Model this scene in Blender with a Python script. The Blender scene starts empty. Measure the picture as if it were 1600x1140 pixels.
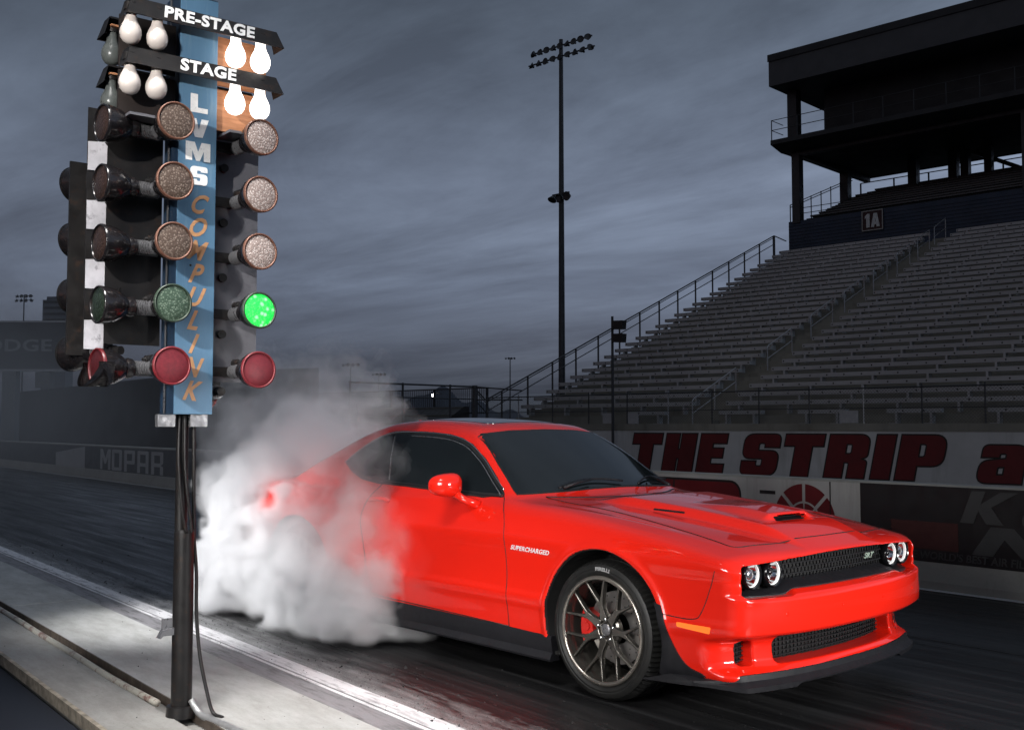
import bpy, bmesh, math, random
import numpy as np
from mathutils import Vector, Matrix, Euler
from mathutils.bvhtree import BVHTree
random.seed(7); RNG=np.random.default_rng(11)
SC=bpy.context.scene; COL=SC.collection
PI=math.pi
SC.view_settings.view_transform='Standard'; SC.view_settings.look='None'
SC.view_settings.exposure=0; SC.view_settings.gamma=1
# ------------------------------------------------------------------ node helpers
def mat(name):
    m=bpy.data.materials.new(name); m.use_nodes=True
    nt=m.node_tree; nt.nodes.clear()
    out=nt.nodes.new('ShaderNodeOutputMaterial'); b=nt.nodes.new('ShaderNodeBsdfPrincipled')
    nt.links.new(b.outputs[0],out.inputs[0]); return m,nt,b
def N(nt,t,**k):
    n=nt.nodes.new(t)
    for a,v in k.items():
        if a.startswith('i_'): n.inputs[a[2:]].default_value=v
        else: setattr(n,a,v)
    return n
def L(nt,a,b): nt.links.new(a,b)
def ramp(nt,fac,stops):
    r=nt.nodes.new('ShaderNodeValToRGB'); e=r.color_ramp.elements
    while len(e)<len(stops): e.new(.5)
    for q,(p,c) in zip(e,stops): q.position=p; q.color=c if len(c)==4 else (*c,1)
    nt.links.new(fac,r.inputs[0]); return r.outputs[0]
def noise(nt,scale,detail=4,rough=.55,stretch=None,coord='Object',dist=0):
    tc=nt.nodes.new('ShaderNodeTexCoord'); v=tc.outputs[coord]
    if stretch:
        mp=nt.nodes.new('ShaderNodeMapping'); mp.inputs['Scale'].default_value=stretch[:3]
        if len(stretch)>3:
            mp.vector_type='TEXTURE'; mp.inputs['Rotation'].default_value=(0,0,-stretch[3]); mp.inputs['Scale'].default_value=[1/q for q in stretch[:3]]
        nt.links.new(v,mp.inputs[0]); v=mp.outputs[0]
    n=nt.nodes.new('ShaderNodeTexNoise'); n.inputs['Scale'].default_value=scale
    n.inputs['Detail'].default_value=detail; n.inputs['Roughness'].default_value=rough; n.inputs['Distortion'].default_value=dist
    nt.links.new(v,n.inputs['Vector']); return n.outputs['Fac']
def bump(nt,b,h,strength=.3,dist=.01):
    n=nt.nodes.new('ShaderNodeBump'); n.inputs['Strength'].default_value=strength; n.inputs['Distance'].default_value=dist
    nt.links.new(h,n.inputs['Height']); nt.links.new(n.outputs[0],b.inputs['Normal'])
def mix(nt,f,a,b_,mode='MIX'):
    n=nt.nodes.new('ShaderNodeMix'); n.data_type='RGBA'; n.blend_type=mode
    for s,v in ((0,f),(6,a),(7,b_)):
        if hasattr(v,'links'): nt.links.new(v,n.inputs[s])
        else: n.inputs[s].default_value=v if s==0 else (*v,1)[:4]
    return n.outputs[2]
def math_(nt,op,a,b_=None,c=None,clamp=False):
    n=nt.nodes.new('ShaderNodeMath'); n.operation=op; n.use_clamp=clamp
    for s,v in ((0,a),(1,b_),(2,c)):
        if v is None: continue
        if hasattr(v,'links'): nt.links.new(v,n.inputs[s])
        else: n.inputs[s].default_value=v
    return n.outputs[0]
def simple(name,col,rough=.5,metal=0,var=.15,scale=6,bmp=0,coat=0,spec=.5,wear=None):
    """a plain material with a little uneven colour, roughness and surface"""
    m,nt,b=mat(name)
    n=noise(nt,scale,6,.6)
    lo=tuple(c*(1-var) for c in col); hi=tuple(min(1,c*(1+var)) for c in col)
    c=ramp(nt,n,[(.3,lo),(.7,hi)])
    if wear:
        n2=noise(nt,scale*2.3,8,.7); f=ramp(nt,n2,[(.55,(0,0,0)),(.68,(1,1,1))])
        c=mix(nt,f,c,wear)
    L(nt,c,b.inputs['Base Color'])
    r=ramp(nt,noise(nt,scale*1.7,4),[(.3,(max(0,rough-.1),)*3),(.7,(min(1,rough+.1),)*3)])
    L(nt,r,b.inputs['Roughness']); b.inputs['Metallic'].default_value=metal
    b.inputs['Coat Weight'].default_value=coat; b.inputs['Coat Roughness'].default_value=.04
    b.inputs['Specular IOR Level'].default_value=spec
    if bmp: bump(nt,b,noise(nt,scale*12,4),bmp,.004)
    return m
def emit(name,col,strength,base=(.8,.8,.8)):
    m,nt,b=mat(name); b.inputs['Base Color'].default_value=(*base,1)
    b.inputs['Emission Color'].default_value=(*col,1); b.inputs['Emission Strength'].default_value=strength
    return m
# ------------------------------------------------------------------ object helpers
def link(o,parent=None):
    COL.objects.link(o)
    if parent is not None: o.parent=parent
    return o
def tag(o,label=None,cat=None,group=None,kind=None):
    if label: o['label']=label
    if cat: o['category']=cat
    if group: o['group']=group
    if kind: o['kind']=kind
    return o
def empty(name,loc=(0,0,0),rz=0,label=None,cat=None,group=None):
    o=bpy.data.objects.new(name,None); o.empty_display_size=.1; link(o); o.location=loc; o.rotation_euler=(0,0,rz)
    return tag(o,label,cat,group)
def from_bm(name,bm,m,parent=None,smooth=False,loc=None,rot=None,angle=None):
    me=bpy.data.meshes.new(name); bm.normal_update(); bm.to_mesh(me); bm.free()
    for q in (m if isinstance(m,(list,tuple)) else [m]): me.materials.append(q)
    if smooth: me.polygons.foreach_set('use_smooth',[True]*len(me.polygons))
    o=bpy.data.objects.new(name,me); link(o,parent)
    if angle is not None:
        me.polygons.foreach_set('use_smooth',[True]*len(me.polygons)); me.set_sharp_from_angle(angle=math.radians(angle))
    if loc is not None: o.location=loc
    if rot is not None: o.rotation_euler=rot
    return o
def from_py(name,v,f,m,parent=None,smooth=False):
    me=bpy.data.meshes.new(name); me.from_pydata([tuple(map(float,p)) for p in v],[],[tuple(map(int,q)) for q in f]); me.update()
    for q in (m if isinstance(m,(list,tuple)) else [m]): me.materials.append(q)
    if smooth: me.polygons.foreach_set('use_smooth',[True]*len(me.polygons))
    o=bpy.data.objects.new(name,me); return link(o,parent)
def copy_tree(o,parent=None):
    c=o.copy(); COL.objects.link(c)
    if parent is not None: c.parent=parent
    for ch in list(o.children): copy_tree(ch,c)
    return c
IDM=Matrix.Identity(4)
def box(bm,c,s,M=IDM,bev=0,rz=0):
    r=bmesh.ops.create_cube(bm,size=1.0)
    T=M@Matrix.Translation(c)@Matrix.Rotation(rz,4,'Z')@Matrix.Diagonal((s[0],s[1],s[2],1))
    bmesh.ops.transform(bm,matrix=T,verts=r['verts'])
    if bev:
        es=list({e for v in r['verts'] for e in v.link_edges})
        bmesh.ops.bevel(bm,geom=es,offset=bev,segments=2,affect='EDGES',profile=.6)
def box2(bm,a,b,M=IDM,bev=0):
    box(bm,[(a[i]+b[i])/2 for i in range(3)],[abs(b[i]-a[i]) for i in range(3)],M,bev)
def cyl(bm,a,b,r0,r1=None,n=16,M=IDM,caps=True):
    a=Vector(a); b=Vector(b); d=b-a; r1=r0 if r1 is None else r1
    q=Vector((0,0,1)).rotation_difference(d.normalized()).to_matrix().to_4x4()
    r=bmesh.ops.create_cone(bm,cap_ends=caps,segments=n,radius1=max(r0,1e-5),radius2=max(r1,1e-5),depth=d.length)
    bmesh.ops.transform(bm,matrix=M@Matrix.Translation((a+b)/2)@q,verts=r['verts'])
def tube(bm,pts,r,n=8,M=IDM,closed=False,caps=True):
    pts=[Vector(p) for p in pts]; k=len(pts); rs=r if isinstance(r,(list,tuple)) else [r]*k
    rings=[]; prev=None
    for i,p in enumerate(pts):
        if closed: t=(pts[(i+1)%k]-pts[i-1])
        else: t=(pts[min(i+1,k-1)]-pts[max(i-1,0)])
        t.normalize()
        if prev is None:
            u=t.orthogonal().normalized()
        else:
            u=(prev-t*prev.dot(t)); u=u.normalized() if u.length>1e-6 else t.orthogonal().normalized()
        prev=u; w=t.cross(u)
        rings.append([bm.verts.new(M@(p+(u*math.cos(2*PI*j/n)+w*math.sin(2*PI*j/n))*rs[i])) for j in range(n)])
    for i in range(k if closed else k-1):
        A=rings[i]; B=rings[(i+1)%k]
        for j in range(n): bm.faces.new((A[j],A[(j+1)%n],B[(j+1)%n],B[j]))
    if caps and not closed:
        bm.faces.new(rings[0][::-1]); bm.faces.new(rings[-1])
def lathe(bm,prof,n=32,M=IDM,closed=False):
    """revolve (radius, height) pairs round local Z"""
    rings=[]
    for r,h in prof:
        if r<1e-6: rings.append([bm.verts.new(M@Vector((0,0,h)))])
        else: rings.append([bm.verts.new(M@Vector((r*math.cos(2*PI*j/n),r*math.sin(2*PI*j/n),h))) for j in range(n)])
    K=len(rings)
    for i in range(K if closed else K-1):
        A=rings[i]; B=rings[(i+1)%K]
        for j in range(n):
            q=[A[j%len(A)],A[(j+1)%len(A)],B[(j+1)%len(B)],B[j%len(B)]]
            u=[]
            for v in q:
                if v not in u: u.append(v)
            if len(u)>2:
                try: bm.faces.new(u)
                except ValueError: pass
def prism(bm,poly,z0,z1,M=IDM):
    """extrude a 2-D outline (x,y) from z0 to z1"""
    A=[bm.verts.new(M@Vector((p[0],p[1],z0))) for p in poly]; B=[bm.verts.new(M@Vector((p[0],p[1],z1))) for p in poly]
    n=len(poly)
    for i in range(n): bm.faces.new((A[i],A[(i+1)%n],B[(i+1)%n],B[i]))
    bm.faces.new(A[::-1]); bm.faces.new(B)
def basis(o,x,y,z):
    m=Matrix.Identity(4)
    for i,c in enumerate((x,y,z)): m.col[i][:3]=Vector(c)[:]
    m.col[3][:3]=Vector(o)[:]; return m
def text_bm(s,size,M=IDM,extrude=.002,offset=0,shear=0,xs=1,align='CENTER',space=1,res=3):
    c=bpy.data.curves.new('tmp','FONT'); c.body=s; c.size=size; c.extrude=extrude; c.offset=offset; c.shear=shear
    c.align_x=align; c.align_y='CENTER'; c.space_character=space; c.resolution_u=res
    o=bpy.data.objects.new('tmp',c); COL.objects.link(o)
    dg=bpy.context.evaluated_depsgraph_get(); me=bpy.data.meshes.new_from_object(o.evaluated_get(dg))
    bm=bmesh.new(); bm.from_mesh(me); bmesh.ops.transform(bm,matrix=M@Matrix.Diagonal((xs,1,1,1)),verts=bm.verts)
    bpy.data.objects.remove(o); bpy.data.curves.remove(c); bpy.data.meshes.remove(me); return bm
def shape_bm(loops,M=IDM,extrude=.002,offset=0,bevel=0,res=1):
    """fill closed 2-D loops (holes allowed)"""
    c=bpy.data.curves.new('tmp','CURVE'); c.dimensions='2D'; c.fill_mode='BOTH'; c.extrude=extrude; c.offset=offset
    c.bevel_depth=bevel; c.bevel_resolution=res
    for lp in loops:
        s=c.splines.new('POLY'); s.points.add(len(lp)-1); s.use_cyclic_u=True
        for p,q in zip(s.points,lp): p.co=(q[0],q[1],0,1)
    o=bpy.data.objects.new('tmp',c); COL.objects.link(o)
    dg=bpy.context.evaluated_depsgraph_get(); me=bpy.data.meshes.new_from_object(o.evaluated_get(dg))
    bm=bmesh.new(); bm.from_mesh(me); bmesh.ops.transform(bm,matrix=M,verts=bm.verts)
    bpy.data.objects.remove(o); bpy.data.curves.remove(c); bpy.data.meshes.remove(me); return bm
def rpoly(pts,seg=6):
    """round polygon corners: points are (x,y) or (x,y,r)"""
    out=[]; n=len(pts)
    for i,p in enumerate(pts):
        P=Vector(p[:2]); r=p[2] if len(p)>2 else 0
        if r<=0: out.append(tuple(P)); continue
        A=Vector(pts[i-1][:2]); B=Vector(pts[(i+1)%n][:2])
        a=(A-P).normalized(); b=(B-P).normalized(); h=math.acos(max(-1,min(1,a.dot(b))))/2
        t=min(r/math.tan(h),(A-P).length*.49,(B-P).length*.49); s=P+a*t; e=P+b*t
        for k in range(seg+1):
            u=k/seg; out.append(tuple(s*(1-u)**2+P*2*u*(1-u)+e*u*u))
    return out
def dense(pts,step):
    out=[]
    n=len(pts)
    for i in range(n-1):
        a=np.array(pts[i],float); b=np.array(pts[i+1],float); k=max(1,int(np.linalg.norm(b-a)/step))
        for j in range(k): out.append(a+(b-a)*j/k)
    out.append(np.array(pts[-1],float)); return out
def smooth_line(pts,n=8):
    """Catmull-Rom through the points"""
    P=[np.array(p,float) for p in pts]; P=[2*P[0]-P[1]]+P+[2*P[-1]-P[-2]]; out=[]
    for i in range(1,len(P)-2):
        for j in range(n):
            t=j/n; a,b,c,d=P[i-1:i+3]
            out.append(.5*((2*b)+(-a+c)*t+(2*a-5*b+4*c-d)*t*t+(-a+3*b-3*c+d)*t**3))
    out.append(P[-2]); return out
# ------------------------------------------------------------------ camera
CAM=bpy.data.cameras.new('camera'); CAMO=bpy.data.objects.new('camera',CAM); COL.objects.link(CAMO)
CAM.sensor_width=36; CAM.lens=37.68; CAM.clip_start=.05; CAM.clip_end=6000
CAMO.location=(5.304,-5.128,1.4275)
CAMO.rotation_euler=(math.radians(90+3.265),0,math.radians(137.07-90))
SC.camera=CAMO
def frame(deg):
    a=math.radians(deg); return Vector((math.cos(a),math.sin(a),0)),Vector((-math.sin(a),math.cos(a),0))
TU,TV=frame(-5.7)      # drag strip: TU = direction of travel, TV = across the lane to its far side
SU,SV=frame(3.4)       # grandstand
TM=basis((0,0,0),TU,TV,(0,0,1)); SM=basis((0,0,0),SU,SV,(0,0,1))
# ================================================================== red coupe
def spl(pts):
    pts=sorted(pts); x=np.array([p[0] for p in pts],float); y=np.array([p[1] for p in pts],float)
    h=np.diff(x); d=np.diff(y)/h; m=np.zeros_like(y)
    m[1:-1]=np.where(d[:-1]*d[1:]>0,2*d[:-1]*d[1:]/(d[:-1]+d[1:]+1e-12),0); m[0]=d[0]; m[-1]=d[-1]
    X=np.linspace(x[0],x[-1],1500); i=np.clip(np.searchsorted(x,X)-1,0,len(h)-1); t=(X-x[i])/h[i]
    Y=(1+2*t)*(1-t)**2*y[i]+t*(1-t)**2*h[i]*m[i]+t*t*(3-2*t)*y[i+1]+t*t*(t-1)*h[i]*m[i+1]
    return lambda q: np.interp(q,X,Y).astype(np.float32)
def smax(a,b,k):
    h=np.maximum(k-np.abs(a-b),0)/k; return np.maximum(a,b)+h*h*k*.25
def smin(a,b,k): return -smax(-a,-b,k)
def sst(v): v=np.clip(v,0,1); return v*v*(3-2*v)
TOP=spl([(2.6,.60),(2.46,.735),(2.38,.795),(2.25,.84),(2.0,.885),(1.6,.938),(1.2,.978),(.92,.998),(.8,1.010),(.6,1.03),(0,1.04),(-1.5,1.03),(-1.9,1.045),(-2.2,1.065),(-2.5,1.075),(-2.62,1.06)])
WID=spl([(2.6,.86),(2.3,.90),(2.1,.925),(1.7,.945),(1.475,.95),(1.0,.937),(.5,.922),(0,.917),(-.5,.925),(-1.1,.952),(-1.5,.962),(-2.0,.945),(-2.6,.86)])
SEC=spl([(0,-.07),(.16,-.055),(.24,-.028),(.40,-.010),(.44,-.001),(.47,.002),(.52,-.005),(.60,-.009),(.70,-.007),(.75,-.003),(.78,-.001),(.805,-.003),(.84,-.014),(.88,-.033),(.93,-.062),(1.0,-.115),(1.1,-.22),(1.3,-.5)])
NOSE=spl([(0,2.34),(.16,2.368),(.235,2.376),(.27,2.365),(.30,2.350),(.36,2.345),(.405,2.365),(.428,2.438),(.445,2.451),(.50,2.455),(.59,2.449),(.612,2.440),(.634,2.402),(.68,2.395),(.74,2.425),(.785,2.415),(.84,2.39),(1.0,2.3)])
TAIL=spl([(0,-2.45),(.3,-2.52),(.6,-2.58),(.9,-2.60),(1.04,-2.62),(1.1,-2.62)])
ROOF=spl([(.9,1.235),(.3,1.392),(.05,1.442),(-.25,1.474),(-.6,1.487),(-.9,1.474),(-1.2,1.43),(-1.6,1.30)])
GW=spl([(.9,.72),(.5,.772),(0,.80),(-.8,.80),(-1.4,.775),(-2.2,.70)])
def sdf(x,y,z,carve=True):
    a=np.abs(y)
    rf=np.sqrt((x-1.475)**2+(z-.37)**2); rr=np.sqrt((x+1.475)**2+(z-.37)**2)
    fl=.010*np.exp(-((rf-.430)/.024)**2)+.010*np.exp(-((rr-.432)/.024)**2)
    zc=z+.033*np.clip((x-.7)/1.35,0,1)*np.clip((z-.55)/.2,0,1)
    side=(a-(WID(x)+SEC(zc)+fl))*.97
    hood=TOP(x)-.030*(a/.85)**2-.02*np.clip((a-.62)/.25,0,1)**2
    fx=sst((x-.92)/.30)*sst((2.36-x)/.32)
    dw=.43-.09*np.clip((x-.8)/1.5,0,1)
    hood=hood+.046*fx*sst((dw-a)/.07+.5)
    hood=hood+.012*sst((a-.68)/.10)*sst((x-.7)/.3)*sst((2.2-x)/.5)
    # centre scoop: a raised lip that ends abruptly over the mouth
    hb=hood; hood=hood+.031*sst((x-1.46)/.40)*sst((2.045-x)/.045)*sst((.215-a)/.11+.5)
    top=(z-hood)*.98
    plan=(.125+.05*sst((.44-z)/.05)*sst((z-.235)/.04))*(a/.85)**2.6
    front=(x-(NOSE(z)+.032*np.exp(-((z-.665)/.055)**2)*sst((a-.72)/.10)-plan))*.93
    rear=(TAIL(z)+.10*(a/.85)**2.5-x)
    bot=(.17+.03*sst((x-1.7)/.3)+.02*np.clip(-x-1.9,0,1)-z)
    low=smax(side,top,.05)
    low=smax(low,front,.065); low=smax(low,rear,.10); low=smax(low,bot,.03)
    gs=(a-(GW(x)-.58*(np.maximum(z,.965)-1.0)-.4*np.clip(z-1.2,0,1)**2))*.86
    gt=z-(ROOF(x)-.035*(a/.55)**2)
    xw=.61-1.55*(z-1.02)+.20*(1-(a/.74)**2)*(1-.45*np.clip((z-1.02)/.36,0,1))
    gf=(x-xw)*.54
    xr=-1.95+2.2*(z-1.05)-.10*(1-(a/.7)**2)
    gr=(xr-x)*.414
    gh=smax(gs,gt,.09); gh=smax(gh,gf,.05); gh=smax(gh,gr,.10); gh=smax(gh,.7-z,.02)
    d=smin(low,gh,.035)
    if carve:
        ins=.60-a
        d=smax(d,-smax(rf-.413,ins,.02),.010); d=smax(d,-smax(rr-.415,ins,.02),.010)
        xb=2.27-.06*(a/.85)**2
        zt=.790-.032*(a/.85)**2; zb=.634-.024*sst((a-.50)/.07)
        o=smax(smax(a-.845,z-zt,.03),smax(zb-z,xb-x,.01),.03)
        d=smax(d,-o*.9,.012)
        xl=2.22-.05*(a/.6)**2
        o=smax(smax(a-.575,z-.405,.04),smax(.272+.0*a-z,xl-x,.01),.04)
        d=smax(d,-o*.9,.010)
        o=smax(smax(np.abs(a-.735)-.045,z-.395,.04),smax(.275-z,2.16-x,.01),.03)
        d=smax(d,-o*.9,.010)
        # hood scoop mouth, facing forward
        o=smax(smax(a-.158,np.abs(z-(hb+.001))-.0145,.012),np.abs(x-1.97)-.10,.01)
        d=smax(d,-o*.9,.008)
    return d
def sgrad(P,carve=True,e=.003):
    g=np.zeros_like(P)
    for i in range(3):
        q=P.copy(); q[:,i]+=e; r=P.copy(); r[:,i]-=e
        g[:,i]=(sdf(*q.T,carve)-sdf(*r.T,carve))/(2*e)
    return g
def surface_nets(h=.0088):
    x=np.arange(-2.70,2.54,h,dtype=np.float32); z=np.arange(.10,1.54,h,dtype=np.float32)
    ny=int(1.03/h); y=(np.arange(-ny,1)-.5+.5).astype(np.float32)*h
    V=np.empty((len(x),len(y),len(z)),np.float32)
    for i in range(0,len(x),32):
        X,Y,Z=np.meshgrid(x[i:i+32],y,z,indexing='ij'); V[i:i+32]=sdf(X,Y,Z)
    V=np.concatenate([V,V[:,-2::-1,:]],1); y=np.concatenate([y,-y[-2::-1]])
    S=V<0; nx,nY,nz=V.shape
    cs=[S[a:nx-1+a,b:nY-1+b,c:nz-1+c] for a in (0,1) for b in (0,1) for c in (0,1)]
    cnt=sum(c.astype(np.int8) for c in cs); act=(cnt>0)&(cnt<8)
    idx=-np.ones(act.shape,np.int64); I=np.argwhere(act); idx[act]=np.arange(len(I))
    acc=np.zeros((len(I),3)); n=np.zeros(len(I))
    cor=[(a,b,c) for a in (0,1) for b in (0,1) for c in (0,1)]
    val=[V[I[:,0]+a,I[:,1]+b,I[:,2]+c].astype(float) for a,b,c in cor]
    for p in range(8):
        for q in range(p+1,8):
            if sum(abs(cor[p][k]-cor[q][k]) for k in range(3))!=1: continue
            m=(val[p]<0)!=(val[q]<0); t=np.where(m,val[p]/np.where(m,val[p]-val[q],1),0)
            for k in range(3): acc[:,k]+=np.where(m,cor[p][k]+t*(cor[q][k]-cor[p][k]),0)
            n+=m
    P=(acc/n[:,None]+I)*h; P[:,0]+=x[0]; P[:,1]+=y[0]; P[:,2]+=z[0]
    F=[]
    for ax in range(3):
        sl0=[slice(None)]*3; sl1=[slice(None)]*3; sl0[ax]=slice(0,-1); sl1[ax]=slice(1,None)
        A=S[tuple(sl0)]; B=S[tuple(sl1)]; E=np.argwhere(A!=B)
        o1,o2=[k for k in range(3) if k!=ax]
        ok=(E[:,o1]>0)&(E[:,o2]>0)&(E[:,o1]<S.shape[o1]-1)&(E[:,o2]<S.shape[o2]-1); E=E[ok]
        q=[]
        for d1,d2 in ((1,1),(0,1),(0,0),(1,0)):
            c=E.copy(); c[:,o1]-=d1; c[:,o2]-=d2; q.append(idx[c[:,0],c[:,1],c[:,2]])
        q=np.stack(q,1); fl=A[E[:,0],E[:,1],E[:,2]]
        if ax==1: fl=~fl
        q[~fl]=q[~fl][:,::-1]; F.append(q)
    F=np.concatenate(F); 
    for _ in range(3):
        g=sgrad(P); d=sdf(*P.T); P=P-np.clip(d/np.maximum((g*g).sum(1),.2),-.008,.008)[:,None]*g
    g=sgrad(P,True,.004); Nn=g/np.maximum(np.linalg.norm(g,axis=1),1e-6)[:,None]
    return P,F,Nn
def sub_mesh(name,P,F,Nn,sel,mats,mi,parent):
    f=F[sel]; u,inv=np.unique(f.ravel(),return_inverse=True); f=inv.reshape(f.shape)
    me=bpy.data.meshes.new(name); me.vertices.add(len(u)); me.vertices.foreach_set('co',P[u].astype(np.float32).ravel())
    me.loops.add(f.size); me.loops.foreach_set('vertex_index',f.ravel().astype(np.int32))
    me.polygons.add(len(f)); me.polygons.foreach_set('loop_start',np.arange(0,f.size,4,dtype=np.int32)); me.polygons.foreach_set('loop_total',np.full(len(f),4,np.int32))
    for m in mats: me.materials.append(m)
    me.update(calc_edges=True); me.validate()
    if mi is not None: me.polygons.foreach_set('material_index',mi[sel].astype(np.int32))
    me.polygons.foreach_set('use_smooth',[True]*len(me.polygons))
    me.normals_split_custom_set_from_vertices(Nn[u].astype(np.float32))
    o=bpy.data.objects.new(name,me); return link(o,parent)
def inside(px,py,poly):
    r=np.zeros(len(px),bool); n=len(poly)
    for i in range(n):
        x0,y0=poly[i]; x1,y1=poly[(i+1)%n]
        c=((y0>py)!=(y1>py)); xi=np.where(c,(x1-x0)*(py-y0)/np.where(y1-y0==0,1e-9,y1-y0)+x0,0); r^=c&(px<xi)
    return r
def march(P,D,carve=False,n=60):
    P=np.array(P,float); D=np.array(D,float)
    for _ in range(n): P=P+D*(sdf(*P.T,carve)*.8)[:,None]
    return P
def paint_mat():
    m,nt,b=mat('red_paint')
    c=ramp(nt,noise(nt,900,2),[(.3,(.63,.0115,.0042)),(.7,(.71,.0145,.005))]); L(nt,c,b.inputs['Base Color'])
    b.inputs['Roughness'].default_value=.45; b.inputs['Specular IOR Level'].default_value=.08; b.inputs['Coat Weight'].default_value=1; b.inputs['Coat Roughness'].default_value=.035
    b.inputs['Coat IOR'].default_value=1.5
    bump(nt,b,noise(nt,260,2),.012,.002); return m
PAINT=paint_mat()
BLK=simple('black_plastic',(.010,.010,.012),.50,0,.2,20,.05,0,.3)
BLKG=simple('gloss_black',(.006,.006,.007),.12,0,.1,10)
WELL=simple('wheel_well_lining',(.006,.006,.006),.9,0,.2,10)
GAP=simple('panel_gap',(.01,.002,.002),.7)
RUB=simple('rubber_seal',(.010,.010,.010),.55)
CHR=simple('chrome',(.75,.75,.76),.08,1,.03,20)
SATIN=simple('satin_grey',(.20,.20,.21),.32,.6,.1,25)
def glass_mat(name,col,rough):
    m,nt,b=mat(name); L(nt,ramp(nt,noise(nt,3,3),[(.3,col),(.7,tuple(c*1.4 for c in col))]),b.inputs['Base Color'])
    L(nt,ramp(nt,noise(nt,9,6,.7),[(.35,(rough,)*3),(.75,(rough*2.2,)*3)]),b.inputs['Roughness']); b.inputs['IOR'].default_value=1.5; return m
GLS=glass_mat('tinted_glass',(.006,.008,.009),.03)
GLSW=glass_mat('windscreen_glass',(.006,.008,.009),.04)
BADGE=simple('badge_silver',(.72,.72,.73),.35,.1,.03,20)
# ---- body shell split into its panels
CAR=empty('sports_coupe',(0,0,0),0,'bright red muscle coupe spinning its rear tyres in white smoke beside the light tree','car')
P_,F_,N_=surface_nets()
Cf=P_[F_].mean(1); Nf=N_[F_].mean(1)
rfc=np.hypot(Cf[:,0]-1.475,Cf[:,2]-.37); rrc=np.hypot(Cf[:,0]+1.475,Cf[:,2]-.37); ac=np.abs(Cf[:,1])
mi=np.zeros(len(F_),int)
rad_f=(Nf[:,0]*(Cf[:,0]-1.475)+Nf[:,2]*(Cf[:,2]-.37))/np.maximum(rfc,.01); rad_r=(Nf[:,0]*(Cf[:,0]+1.475)+Nf[:,2]*(Cf[:,2]-.37))/np.maximum(rrc,.01)
mi[(rfc<.408)|(rrc<.410)|((rfc<.419)&(rad_f<-.75))|((rrc<.421)&(rad_r<-.75))]=1
mi[(Nf[:,2]<-.6)&(Cf[:,2]<.22)]=1
mi[(Cf[:,2]<.235)&(Cf[:,0]>1.70)&(Cf[:,0]<2.0)]=1
mi[(Cf[:,2]<.205)&(np.abs(Cf[:,0])<1.2)]=1
mi[(Cf[:,2]<.27)&(Cf[:,0]>1.035)&(Cf[:,0]<1.2)]=1
xb=2.29-.06*(ac/.85)**2
mi[(Cf[:,0]>2.15)&(Cf[:,0]<xb)&(Cf[:,2]>.615)&(Cf[:,2]<.79)&(ac<.84)]=1
mi[(Cf[:,0]>2.1)&(Cf[:,0]<2.26-.07*(ac/.6)**2)&(Cf[:,2]>.265)&(Cf[:,2]<.41)&(ac<.575)&(Nf[:,0]>-.5)]=1
mi[(Cf[:,0]>2.1)&(Cf[:,0]<2.21)&(Cf[:,2]>.265)&(Cf[:,2]<.41)&(np.abs(ac-.735)<.05)&(Nf[:,0]>.3)]=1
mi[(Cf[:,0]>1.85)&(Cf[:,0]<2.016)&(ac<.157)&(sdf(*(Cf.T),False)<-.006)&(Cf[:,2]>.8)]=1
HOOD=[(.735,-.600),(.99,-.607),(1.30,-.622),(1.70,-.672),(2.02,-.708),(2.16,-.714),(2.195,-.60),(2.235,-.35),(2.248,0)]
HOOD=HOOD+[(p[0],-p[1]) for p in HOOD[-2::-1]]+[(.86,.35),(.93,0),(.86,-.35)]
hood=inside(Cf[:,0],Cf[:,1],HOOD)&(Cf[:,2]>.78)&(Nf[:,2]>-.2)&((mi==0)|(Cf[:,0]<2.0))
DOOR=[(.535,1.018),(.62,.96),(.685,.88),(.715,.80),(.737,.60),(.74,.40),(.742,.285),(-.52,.315),(-.60,.36),(-.66,.55),(-.70,.75),(-.71,.93),(-.66,1.058),(-.38,1.053),(.03,1.037),(.39,1.017)]
dr=inside(Cf[:,0],Cf[:,2],DOOR)&(ac>.70)
sel_r=dr&(Cf[:,1]<0); sel_l=dr&(Cf[:,1]>0); rest=~(hood|dr)
body=sub_mesh('body',P_,F_,N_,rest,[PAINT,WELL],mi,CAR)
hood_o=sub_mesh('hood',P_,F_,N_,hood,[PAINT,BLK],mi,CAR)
doors=[sub_mesh('door',P_,F_,N_,s,[PAINT],None,CAR) for s in (sel_r,sel_l)]
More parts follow.
